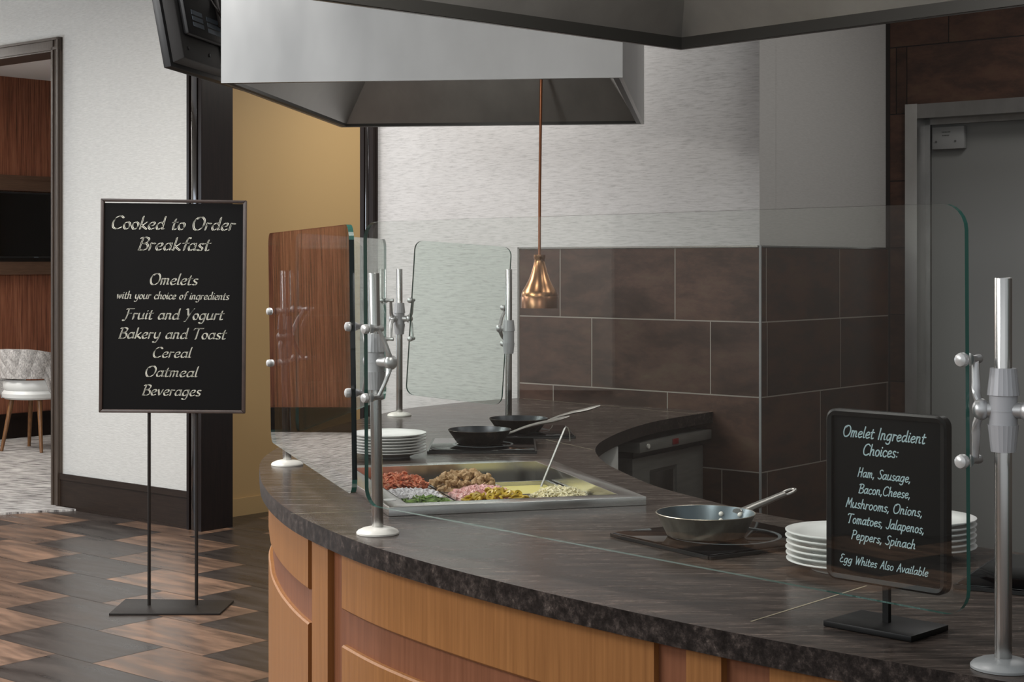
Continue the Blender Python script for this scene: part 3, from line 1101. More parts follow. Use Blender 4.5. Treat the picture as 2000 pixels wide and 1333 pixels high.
# spinach leaves
mb = MB()
mound_bed(mb, 'spinach', .030)
gen = heap('spinach', .034)
for _ in range(150):
    p, z = next(gen)
    d = Vector((random.uniform(-1, 1), random.uniform(-1, 1), random.uniform(-.3, .5))).normalized()
    e = d.cross(Vector((random.uniform(-.6, .6), random.uniform(-.6, .6), 1))).normalized()
    L = random.uniform(.012, .024)
    c = d.cross(e) * L * .15
    mb.quad(p - d * L * .5, p + e * L * .28 + c, p + d * L * .5, p - e * L * .28 + c)
tag(mb.build('spinach_leaves', M['spinach'], smooth=60), 'green spinach leaves in the front left insert pan', 'food', kind='stuff')
# shredded cheese
mb = MB()
mound_bed(mb, 'cheese', .034)
gen = heap('cheese', .040, .44, .42)
for _ in range(330):
    p, z = next(gen)
    d = Vector((random.uniform(-1, 1), random.uniform(-1, 1), random.uniform(-.4, .6))).normalized()
    b = Vector((random.uniform(-1, 1), random.uniform(-1, 1), random.uniform(0, 1))) * .006
    L = random.uniform(.014, .030)
    mb.tube([p - d * L / 2, p + b, p + d * L / 2], .0017, 5)
tag(mb.build('shredded_cheese', M['cheese'], smooth=60), 'pale shredded cheese heaped in the front right insert pan', 'food', kind='stuff')
# beaten egg
u0, u1, v0, v1 = PANS['egg']
mb = MB()
mb.hexa([wp(u0 + .0105, v0 + .0105, .82), wp(u1 - .0105, v0 + .0105, .82), wp(u1 - .0105, v1 - .0105, .82), wp(u0 + .0105, v1 - .0105, .82),
         wp(u0 + .0105, v0 + .0105, .889), wp(u1 - .0105, v0 + .0105, .889), wp(u1 - .0105, v1 - .0105, .889), wp(u0 + .0105, v1 - .0105, .889)])
tag(mb.build('beaten_egg', M['egg'], smooth=0), 'pale yellow beaten egg filling the right insert pan', 'food', kind='stuff')

# sausage chunks and jalapeno slices: one object each
mb = MB()
mound_bed(mb, 'sausage', .030, rough=.006)
tag(mb.build('sausage_crumbs', M['sausage'], smooth=30), 'bed of brown sausage crumbs under the chunks in the back middle pan', 'food', kind='stuff')
protos = []
for q in range(4):
    mb = MB()
    s = [random.uniform(.8, 1.25) for _ in range(3)]
    mb.cbox((0, 0, 0), (.016 * s[0], 0, 0), (0, .013 * s[1], 0), (0, 0, .011 * s[2]), .002, 1)
    for v in mb.bm.verts:
        v.co += mnoise.noise_vector(v.co * 160 + Vector((q * 7, 0, 0))) * .0028
    o = mb.build('sausage_chunk', M['sausage'], smooth=30)
    protos.append(tag(o, 'browned sausage chunk in the heap at the back middle of the cold well', 'sausage', 'sausage chunks in the cold well'))
gen = heap('sausage', .046)
for i in range(110):
    p, z = next(gen)
    o = protos[i] if i < 4 else protos[i % 4].copy()
    if i >= 4:
        COL.objects.link(o)
    o.location = p + UP * random.uniform(-.001, .008)
    o.rotation_euler = (random.uniform(0, 6), random.uniform(0, 6), random.uniform(0, 6))
mb = MB()
mound_bed(mb, 'jalapeno', .028, rough=.005)
tag(mb.build('jalapeno_relish', M['jalapeno'], smooth=30), 'bed of chopped jalapeno under the slices in the front middle pan', 'food', kind='stuff')
mb = MB()
mb.lathe([(.0048, -.0022), (.0105, -.0026), (.0118, 0), (.0105, .0026), (.0048, .0022)], n=14, close=True)
jp = tag(mb.build('jalapeno_slice', M['jalapeno']), 'olive green jalapeno ring in the heap at the front middle of the cold well', 'jalapeno', 'jalapeno slices in the cold well')
gen = heap('jalapeno', .042)
for i in range(70):
    p, z = next(gen)
    o = jp if i == 0 else jp.copy()
    if i:
        COL.objects.link(o)
    o.location = p + UP * random.uniform(.0, .008)
    o.rotation_euler = (random.uniform(-1.0, 1.0), random.uniform(-1.0, 1.0), random.uniform(0, 6))

# ladle standing in the egg
ld = thing('ladle', 'slim steel ladle with a hooked handle standing in the beaten egg', 'ladle', (.08, 4.52, .86))
lb = Vector((.074, 4.515, .872))
ltp = Vector((.150, 4.60, 1.043))
m = MB()
d = (ltp - lb)
pts = [lb + d * (i / 6) for i in range(7)]
side = Vector((1, .1, 0)).normalized()
pts += [ltp + side * .004 + UP * .006, ltp + side * .010 + UP * .003, ltp + side * .014 - UP * .01, ltp + side * .016 - UP * .035]
m.tube(pts, [.0037] * 7 + [.0028] * 4, 10, 0.6)
m.build('handle', M['steel_dull'], ld)
m = MB()
m.lathe([(0, -.022), (.012, -.020), (.022, -.010), (.026, .004), (.0245, .004), (.0205, -.008), (.011, -.0175), (0, -.0195)], lb + Vector((-.008, 0, -.004)), n=24)
m.build('bowl', M['satin'], ld)

# ------------------------------------------------------------------ hobs and pans
def hob(name, c, rz, w_, d_, label, ring_r=.115, disc=False):
    o = thing(name, label, 'hob', (c[0], c[1], ZT), rz, 'induction hobs set on the counter')
    R = Matrix.Translation((c[0], c[1], ZT)) @ Matrix.Rotation(rz, 4, 'Z')
    m = MB()
    m.cbox((0, 0, .0055), (w_, 0, 0), (0, d_, 0), (0, 0, .009), .002)
    m.bm.transform(R)
    gt = m.build('glass_top', M['hob'], o)
    m = MB()
    for (cx, cy, x, y) in ((0, -d_ / 2, w_, .006), (0, d_ / 2, w_, .006), (-w_ / 2, 0, .006, d_), (w_ / 2, 0, .006, d_)):
        m.cbox((cx, cy, .004), (x + .006, 0, 0), (0, y + .006 if y < .01 else y, 0), (0, 0, .0065))
    m.bm.transform(R)
    m.build('metal_edge', M['hob_edge'], o, smooth=0)
    m = MB()
    if disc:
        m.lathe([(0, .0103), (ring_r, .0103), (ring_r, .0098), (0, .0098)], n=64)
    else:
        m.lathe([(ring_r - .008, .0098), (ring_r - .008, .0104), (ring_r, .0104), (ring_r, .0098)], n=64, close=True)
    m.bm.transform(R)
    m.build('printed_ring', M['hob_disc'] if disc else M['hob_ring'], gt, smooth=0)
    if not disc:
        m = MB()
        m._new([Vector((w_ / 2 - .075, -d_ / 2 + .012, .0103)), Vector((w_ / 2 - .03, -d_ / 2 + .012, .0103)), Vector((w_ / 2 - .055, -d_ / 2 + .04, .0103))], [(0, 1, 2)])
        m.bm.transform(R)
        m.build('corner_mark', M['hob_ring'], gt, smooth=0)
    return o


HR = math.radians(33)
hob('induction_hob', (.462, 3.50), HR, .36, .33, 'black glass induction hob under the front steel frying pan', .122)
hob('induction_hob', (-.095, 5.27), 0.0, .335, .36, 'black glass induction hob under the nearer black frying pan', .1)
hob('induction_hob', (.035, 5.70), 0.06, .335, .36, 'black glass induction hob under the farthest black frying pan', .1)
hob('induction_hob', (1.10, 3.02), math.radians(-30), .44, .36, 'black glass induction hob at the right end beyond the chalkboard sign', .12, True)
ZH = ZT + .0105


def pan_body(root, mo, mi_, r=.107, h=.048, rb=.078):
    m = MB()
    m.lathe([(0, 0), (rb, 0), (rb + .006, .003), (r - .006, h * .8), (r, h), (r - .0012, h + .0012), (r - .0026, h + .0005)], n=64)
    b = m
    b.build('shell', mo, root)
    m = MB()
    m.lathe([(r - .0026, h + .0005), (r - .009, h * .8), (rb + .002, .0055), (rb - .006, .0028), (0, .0028)], n=64)
    m.build('cooking_surface', mi_, root)


# MB.build transforms world->local, so work with roots at the origin first, then move them
def at_origin(name, label, cat, group=None):
    return thing(name, label, cat, (0, 0, 0), 0, group)


fp = at_origin('frying_pan', 'stainless frying pan with a riveted steel handle on the front hob', 'frying pan', 'frying pans on the hobs')
pan_body(fp, M['pan_out'], M['pan_in'], .108, .050, .078)
m = MB()
hp = [(.098, 0, .041), (.118, 0, .042), (.150, 0, .049), (.19, 0, .057), (.225, 0, .064), (.246, 0, .068)]
m.tube(crom(hp, 5), [.0150 - .0045 * min(1, i / 18) for i in range(26)], 14, 0.6)
# looped end
ring = []
for k in range(28):
    t_ = 2 * PI * k / 28
    ring.append(Vector((.262 + .020 * math.cos(t_), .0105 * math.sin(t_), .0715 + .005 * math.cos(t_))))
for k in range(28):
    a, b = ring[k], ring[(k + 1) % 28]
    m.tube([a, b, b + (b - a) * .1], .0042, 8, .8)
fh = m.build('handle', M['handle'], fp)
for (ang, zz) in ((.42, .034), (-.10, .037), (.40, .020)):
    rr = .078 + .006 + (.108 - .006 - .084) * zz / .04 - .002
    m = MB()
    p = Vector((math.cos(ang) * rr, math.sin(ang) * rr, zz))
    m.ball(p - Vector((math.cos(ang), math.sin(ang), 0)) * .002, .0058, 14, 8)
    m.build('rivet', M['flange'], fh)
fp.location = (.419, 3.49, ZH)
fp.rotation_euler = (0, 0, math.radians(38))

bp = at_origin('frying_pan', 'black carbon steel frying pan on the nearer rear hob', 'frying pan', 'frying pans on the hobs')
pan_body(bp, M['carbon'], M['carbon_in'], .104, .046, .068)
m = MB()
hp = crom([(.085, 0, .028), (.108, 0, .033), (.15, 0, .048), (.20, 0, .060), (.25, 0, .068), (.305, 0, .082)], 5)
m.tube(hp, [.010, .010, .010, .010, .0095, .009, .0085, .0085, .0085, .0085, .009, .0095, .010, .010, .0105, .011, .0115, .012, .012, .0125, .0125, .0125, .012, .0105, .008, .005], 10, 0.5)
bh = m.build('handle', M['handle'], bp)
for yy in (-.006, .006):
    m = MB()
    m.ball((.092, yy, .034), .004, 10, 6)
    m.build('rivet', M['handle'], bh)
bp.location = (-.106, 5.28, ZH)
bp.rotation_euler = (0, 0, math.radians(14))
dup(bp, (.0233, 5.66, ZH), (0, 0, math.radians(18)), 'black carbon steel frying pan farthest back, in front of the tiles')

# ------------------------------------------------------------------ plates
pl = MB()
pl.lathe([(0, .003), (.056, .003), (.058, 0), (.064, 0), (.067, .004), (.085, .0105), (.111, .0175), (.1145, .0195), (.1145, .0215), (.112, .0222), (.085, .0145), (.069, .0090), (0, .0080)], n=64)
plate = tag(pl.build('dinner_plate', M['china']), 'white china dinner plate, bottom of the left stack', 'plate', 'white plates stacked behind the steel post')
ordn = ['lowest', 'second from bottom', 'third from bottom', 'fourth from bottom', 'fifth from bottom', 'sixth from bottom', 'seventh from bottom']


def stack(x, y, n, where, group, first, sp=.0098, sc=1.0):
    for i in range(n):
        nm = 'topmost' if i == n - 1 else ordn[i]
        lab = 'white china plate, %s of the stack %s' % (nm, where)
        loc = (x + random.uniform(-.0012, .0012), y + random.uniform(-.0012, .0012), ZT + .0006 + i * sp)
        if first is None:
            o = dup(plate, loc, (0, 0, random.uniform(0, 6)), lab, group, (sc, sc, 1))
        else:
            o, first = first, None
            o.location, o['label'], o['group'] = loc, lab, group
            o.rotation_euler = (0, 0, 0)
            o.scale = (sc, sc, 1)


stack(-.3825, 5.0, 7, 'behind the left steel post', 'white plates stacked by the rear hob', plate, .0090, 1.015)
stack(.648, 3.16, 6, 'just left of the chalkboard sign', 'white plates left of the chalkboard sign', None, .0112, .965)
stack(.845, 3.33, 6, 'showing right of the chalkboard sign', 'white plates right of the chalkboard sign', None, .0112, .965)

# ------------------------------------------------------------------ sneeze guard
def V3(p, z):
    return Vector((p[0], p[1], z))


def pane(name, p0, p1, z0, z1, label, rad=.035, th=.010, roll=0.0, lean=0.0, glass='glass', dark_ends=False):
    """vertical glass pane between plan points p0 and p1; roll turns it in its own plane, lean shifts the top sideways (x)"""
    p0, p1 = Vector(p0), Vector(p1)
    L = (p1 - p0).length
    u = (p1 - p0).normalized()
    n = Vector((-u.y, u.x))
    H = z1 - z0
    pts = []
    for (cx, cy, a0) in ((L - rad, rad, -PI / 2), (L - rad, H - rad, 0), (rad, H - rad, PI / 2), (rad, rad, PI)):
        for k in range(7):
            a = a0 + PI / 2 * k / 6
            pts.append((cx + rad * math.cos(a), cy + rad * math.sin(a)))
    cr, sr = math.cos(roll), math.sin(roll)

    def world(s, t, d):
        s2, t2 = s - L / 2, t - H / 2
        s3, t3 = s2 * cr - t2 * sr + L / 2, s2 * sr + t2 * cr + H / 2
        q = p0 + u * s3 + n * d
        return Vector((q.x + lean * t3, q.y, z0 + t3))
    mb = MB()
    fr = [mb.bm.verts.new(world(s, t, -th / 2)) for s, t in pts]
    bk = [mb.bm.verts.new(world(s, t, th / 2)) for s, t in pts]
    f1 = mb.bm.faces.new(fr)
    f2 = mb.bm.faces.new(bk[::-1])
    for i in range(len(pts)):
        j = (i + 1) % len(pts)
        f = mb.bm.faces.new((fr[i], bk[i], bk[j], fr[j]))
        f.material_index = 1
        ds = abs(pts[i][1] - pts[j][1])
        if dark_ends and ds > .05:
            f.material_index = 2
    o = mb.build(name, [M[glass], M['glass_edge'], M['glass_edge_dark']], smooth=0)
    tag(o, label, 'glass panel', 'sneeze guard panes')
    return world


LEAN = -.016
pane('glass_panel', (-.704, 4.75), (-.3555, 3.65), .990, 1.604, 'left end glass pane mirroring the wood wall, on the counter curve', lean=-.0135, dark_ends=True, glass='glass_mirror', th=.012)
pane('glass_panel', (-.317, 3.52), (.679, 2.397), .988, 1.605, 'long front glass pane across the middle of the counter', lean=-.006, rad=.04)
pane('glass_panel', (-.395, 6.28), (-.02, 6.10), .990, 1.592, 'tilted rear glass pane between the two far posts', roll=math.radians(-4.0), rad=.035, glass='glass_green')
pane('glass_panel', (-.665, 4.99), (-.492, 6.25), .992, 1.609, 'rear left glass pane between the far left post and the middle post', glass='glass_green')
pane('glass_panel', (.775, 2.34), (1.30, 1.86), .988, 1.605, 'front glass pane continuing right of the near right post')


def post(label, base, topxy, zc, group='sneeze guard posts', flange='flange'):
    o = thing('guard_post', label, 'post', V3(base, ZT), 0, group)
    b, t_ = V3(base, ZT), V3(topxy, 1.494)
    ax = (t_ - b).normalized()
    m = MB()
    m.cyl(b + UP * .012, t_, .0127, n=32, round_=.0012)
    m.build('pole', M['satin'], o)
    m = MB()
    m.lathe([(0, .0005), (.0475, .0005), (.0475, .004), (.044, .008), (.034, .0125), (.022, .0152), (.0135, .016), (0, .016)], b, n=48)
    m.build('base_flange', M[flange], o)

    def on(z):
        return b + (t_ - b) * ((z - b.z) / (t_.z - b.z))
    # collar: two fluted cones around a plain band
    for (z0, z1, r0, r1, nm) in ((zc + .022, zc + .062, .0235, .019, 'fluted_nut'), (zc - .062, zc - .022, .018, .0225, 'fluted_nut')):
        m = MB()
        n = 40
        rings = []
        for j, (z, r) in enumerate(((z0, r0), (z0 + (z1 - z0) * .9, r0 + (r1 - r0) * .9), (z1, r1))):
            c = on(z)
            rings.append([m.bm.verts.new(c + Vector((math.cos(2 * PI * k / n), math.sin(2 * PI * k / n), 0)) * (r - (.0006 if k % 2 and j < 3 else 0))) for k in range(n)])
        for a, c in zip(rings[:-1], rings[1:]):
            for k in range(n):
                m.bm.faces.new((a[k], a[(k + 1) % n], c[(k + 1) % n], c[k]))
        m.bm.faces.new(rings[0])
        m.bm.faces.new(rings[-1])
        m.build(nm, M['collar'], o, smooth=25)
    m = MB()
    m.cyl(on(zc - .022), on(zc + .022), .0205, n=32)
    m.cyl(on(zc - .002), on(zc + .0), .0212, n=32)
    m.build('collar_band', M['collar'], o)
    return o, on


def clamp(o, on, zc, hub, edge, n2, zs, zh=None, ball=False, inset=.004):
    """hub: plan point; edge: plan point of the pane's edge; n2: pane normal pointing to the disc side; zs: clip heights"""
    n = Vector((n2[0], n2[1], 0)).normalized()
    zh = zc if zh is None else zh
    h = V3(hub, zh)
    c = on(zh)
    d = (h - c)
    d.z = 0
    dn = d.normalized()
    m = MB()
    m.cyl(c, h, .0125, .0115, n=20)
    m.ball(h + dn * .002, .0165, 20, 12, axis=dn, squash=.8)
    o = m.build('clamp', M['zinc'], o)
    for z in zs:
        e = V3(edge, z)
        # clip: disc on the front, stem and knob behind
        m = MB()
        m.lathe([(0, .0195), (.0055, .0192), (.0095, .0168), (.0108, .012), (.0108, .0085), (.0098, .0056), (0, .0056)], e, n, 24)
        m.build('clip_disc', M['clip'] if not ball else M['zinc'], o)
        m = MB()
        m.lathe([(0, -.0056), (.010, -.0056), (.0085, -.010), (.0062, -.014), (.0058, -.026), (.0070, -.030), (.0066, -.035), (0, -.037)], e, n, 18)
        m.build('clip_stem', M['zinc'], o)
        # arm from hub to stem
        s = e - n * .024
        mid = (h + s) / 2 + dn * .004 + Vector((0, 0, (z - zh) * .06))
        m = MB()
        pts = crom([h, h * .72 + s * .28 + dn * .005, mid, s], 5)
        m.tube(pts, [.0085 - .0032 * i / (len(pts) - 1) for i in range(len(pts))], 10, .75)
        m.build('arm', M['zinc'], o)


U1 = (Vector((-.3555, 3.65)) - Vector((-.704, 4.75))).normalized()
N1 = (-.9535, -.301)
U2 = (Vector((.679, 2.397)) - Vector((-.317, 3.52))).normalized()
N2 = (-.748, -.663)
# near left post: two panes meet here
o, on = post('satin steel post at the counter curve holding two panes, nearest left', (-.298, 3.58), (-.307, 3.58), 1.297)
clamp(o, on, 1.297, (-.268, 3.545), (-.315 + .004, 3.517), N2, (1.372, 1.222))
clamp(o, on, 1.297, (-.318, 3.618), (-.3600, 3.652), N1, (1.372, 1.222))
# near right post
o, on = post('satin steel post at the right edge beside the chalkboard sign', (.728, 2.39), (.728, 2.39), 1.298, flange='strip_shaded_flange')  # flange greyed in its colour to stand for shade at this post
clamp(o, on, 1.298, (.700, 2.400), (.676, 2.400), N2, (1.372, 1.221))
clamp(o, on, 1.298, (.757, 2.370), (.778, 2.338), N2, (1.372, 1.221))
# far left post
o, on = post('satin steel post seen through the mirroring end pane, far left of the counter', (-.669, 4.80), (-.678, 4.80), 1.297)
clamp(o, on, 1.297, (-.682, 4.775), (-.7035, 4.745), N1, (1.374, 1.222))
clamp(o, on, 1.297, (-.668, 4.835), (-.668, 4.995), (-.99, .13), (1.374, 1.222))
# middle rear post
o, on = post('satin steel post with two back-to-back clamps in front of the pale wall', (-.4435, 6.35), (-.4435, 6.35), 1.298)
clamp(o, on, 1.298, (-.4675, 6.33), (-.4930, 6.245), (-.99, .13), (1.372, 1.222), ball=True)
clamp(o, on, 1.298, (-.405, 6.335), (-.394, 6.276), (-.3, -1), (1.372, 1.222), ball=True)
# far right rear post
o, on = post('satin steel post behind the farthest black pan, left of the tiles', (-.0132, 5.98), (-.012, 5.98), 1.243)
clamp(o, on, 1.271, (-.045, 5.985), (-.030, 6.105), (-.42, -.9), (1.348, 1.212), 1.275, ball=True)

# ------------------------------------------------------------------ hoods
def hood(name, label, corner, u, v, lu, lv, z0, z1, rim, lip, inset, rise):
    """corner: a bottom corner; u, v plan directions"""
    u, v = Vector((*u, 0)).normalized(), Vector((*v, 0)).normalized()
    c0 = Vector((*corner, 0))

    def P(a, b, z):
        q = c0 + u * a + v * b
        return Vector((q.x, q.y, z))
    o = thing(name, label, 'hood', P(lu / 2, lv / 2, z0))
    m = MB()
    t = .012
    for (a0, a1, b0, b1) in ((0, lu, 0, t), (0, lu, lv - t, lv), (0, t, t, lv - t), (lu - t, lu, t, lv - t)):
        m.hexa([P(a0, b0, z0), P(a1, b0, z0), P(a1, b1, z0), P(a0, b1, z0), P(a0, b0, z1), P(a1, b0, z1), P(a1, b1, z1), P(a0, b1, z1)])
    m.build('shell', M['hood_steel'], o, smooth=0)
    m = MB()
    for (a0, a1, b0, b1) in ((t, lu - t, t, rim), (t, lu - t, lv - rim, lv - t), (t, rim, rim, lv - rim), (lu - rim, lu - t, rim, lv - rim)):
        m.hexa([P(a0, b0, z0 + .001), P(a1, b0, z0 + .001), P(a1, b1, z0 + .001), P(a0, b1, z0 + .001), P(a0, b0, z0 + lip), P(a1, b0, z0 + lip), P(a1, b1, z0 + lip), P(a0, b1, z0 + lip)])
    m.build('drip_rim', M['rim_steel'], o, smooth=0)
    m = MB()
    zA, zB = z0 + lip, z0 + lip + rise
    A_ = [(rim, rim), (lu - rim, rim), (lu - rim, lv - rim), (rim, lv - rim)]
    r2 = rim + inset
    B_ = [(r2, r2), (lu - r2, r2), (lu - r2, lv - r2), (r2, lv - r2)]
    for i in range(4):
        j = (i + 1) % 4
        m.quad(P(*A_[i], zA), P(*A_[j], zA), P(*B_[j], zB), P(*B_[i], zB))
    m.quad(*[P(*q, zB) for q in B_])
    m.build('inner_baffle', M['steel_dull'], o, smooth=0)
    return o, P


h1, P1_ = hood('exhaust_hood', 'bright stainless exhaust hood with the copper lamp hanging beneath, at the back', (-.910, 5.045), (.9927, -.1205), (.1205, .9927), 1.255, 1.66, 2.080, 2.95, .03, .012, .17, .27)
h2, P2_ = hood('exhaust_hood', 'dark underside of the nearer stainless hood along the top edge', (.447, 4.27), (-.733, -.680), (.680, -.733), 2.1, 1.5, 2.080, 2.75, .02, .03, .30, .32)

# pendant heat lamp
lx, ly = .109, 6.40
lp = thing('pendant_lamp', 'copper bell pendant lamp hanging on a copper cord over the rear pans', 'lamp', (lx, ly, 1.34))
k_ = 6.40 / 3150
prof = [(0, 498), (11.5, 498), (11.5, 504), (10, 507), (10.5, 512), (12.5, 520), (16, 532), (21, 546), (27, 558), (33, 568), (35.5, 575), (35.5, 579)]
m = MB()
m.lathe([(r * k_, 1.515 + (515 - y) * k_) for r, y in prof], (lx, ly, 0), n=56)
shade_ = m.build('shade', M['copper'], lp)
m = MB()
m.lathe([(35.5 * k_, 1.515 + (515 - 579) * k_), (36.2 * k_, 1.515 + (515 - 580) * k_), (36.2 * k_, 1.515 + (515 - 602) * k_), (34.8 * k_, 1.515 + (515 - 602) * k_), (34.6 * k_, 1.515 + (515 - 580) * k_), (12 * k_, 1.515 + (515 - 530) * k_)], (lx, ly, 0), n=56)
m.build('shade_skirt', M['copper_dull'], shade_)
m = MB()
m.tube([(lx + .009, ly, 2.36), (lx + .006, ly, 2.2), (lx + .001, ly, 1.8), (lx, ly, 1.548)], .0058, 12)
m.build('cord', M['cord'], lp)
m = MB()
m.ball((lx, ly, 1.40), .042, 20, 12)
m.cyl((lx, ly, 1.43), (lx, ly, 1.49), .016, n=16)
m.build('bulb', M['bulb'], lp)
m = MB()
m.cyl((lx + .009, ly, 2.33), (lx + .009, ly, 2.365), .045, .04, n=28)
m.build('ceiling_rose', M['copper_dull'], lp)

# ------------------------------------------------------------------ hung television seen from behind
W_ = Vector((.19, .982, 0)).normalized()          # along its width, away from the camera
tilt = math.radians(10.7)
out_ = Vector((-W_.y, W_.x, 0))                   # towards the screen side (left)
upv = (UP * math.cos(tilt) + out_ * math.sin(tilt)).normalized()
nrm = (out_ * math.cos(tilt) - UP * math.sin(tilt)).normalized()   # screen normal
to = Vector((-1.209, 5.60, 2.194))
tv = thing('hanging_television', 'black flat television hung tilted beside the hood, seen from behind', 'television', to + W_ * .5)
m = MB()
m.box(to, W_ * 1.02, -nrm * .028, upv * .60, .003)
m.build('bezel', M['black_plastic'], tv)
m = MB()
m.box(to + nrm * .0005 + W_ * .012 + upv * .014, W_ * .996, nrm * .001, upv * .572)
m.build('screen', M['screen'], tv, smooth=0)
m = MB()
bk = -nrm * .028
m.hexa([to + bk + W_ * .02 + upv * .015, to + bk + W_ * 1.0 + upv * .015, to + bk + W_ * .98 + upv * .03 - nrm * .035, to + bk + W_ * .05 + upv * .03 - nrm * .035,
        to + bk + W_ * .02 + upv * .585, to + bk + W_ * 1.0 + upv * .585, to + bk + W_ * .98 + upv * .56 - nrm * .035, to + bk + W_ * .05 + upv * .56 - nrm * .035], .004)
bc = m.build('back_cover', M['dark_plastic'], tv)
bf = to + bk - nrm * .036
m = MB()
m.box(bf + W_ * .075 + upv * .115, W_ * .86, -nrm * .022, upv * .43, .01)
m.build('rear_bulge', M['black_plastic'], tv)
bf2 = bf - nrm * .0225
for (a, b, wd, hh, mt) in ((.13, .15, .10, .045, 'label_grey'), (.27, .145, .16, .045, 'label_grey')):
    m = MB()
    for q in range(3):
        m.box(bf2 + W_ * a + upv * (b + q * .022), W_ * wd, -nrm * .0012, upv * .016)
    m.build('rating_label', M[mt], bc, smooth=0)
for (a, b, wd, hh) in ((.09, .255, .03, .055), (.165, .26, .022, .018), (.165, .295, .022, .018), (.24, .27, .012, .06)):
    m = MB()
    m.box(bf2 + W_ * a + upv * b, W_ * wd, -nrm * .006, upv * hh, .002)
    m.build('port', M['port'], bc)
m = MB()
for q in range(7):
    m.box(bf + W_ * (.42 + q * .022) + upv * .05, W_ * .012, -nrm * .004, upv * .08)
m.build('vent_grille', M['black_plastic'], bc, smooth=0)
for a in (.10, .30):
    m = MB()
    m.cyl(bf + W_ * a + upv * .07, bf + W_ * a + upv * .07 - nrm * .002, .007, n=14)
    m.build('screw_hole', M['screen'], bc)
m = MB()
c0 = bf2 + W_ * .36 + upv * .28
m.tube(crom([c0, c0 - nrm * .03 - UP * .05, c0 - nrm * .03 + W_ * .05 - UP * .07, c0 + W_ * .08 - nrm * .02 + UP * .02, c0 + W_ * .1 + upv * .1], 6), .005, 8)
m.build('cable', M['iron'], tv)
m = MB()
pm = bf2 + W_ * .5 + upv * .3
m.box(pm - W_ * .12 - upv * .12, W_ * .24, -nrm * .02, upv * .24, .003)
m.tube([pm - nrm * .02, pm - nrm * .08 + UP * .03, Vector(((pm - nrm * .1).x, (pm - nrm * .1).y, 2.7)), Vector(((pm - nrm * .1).x, (pm - nrm * .1).y, CEIL))], .02, 14)
m.build('ceiling_mount', M['iron'], tv)

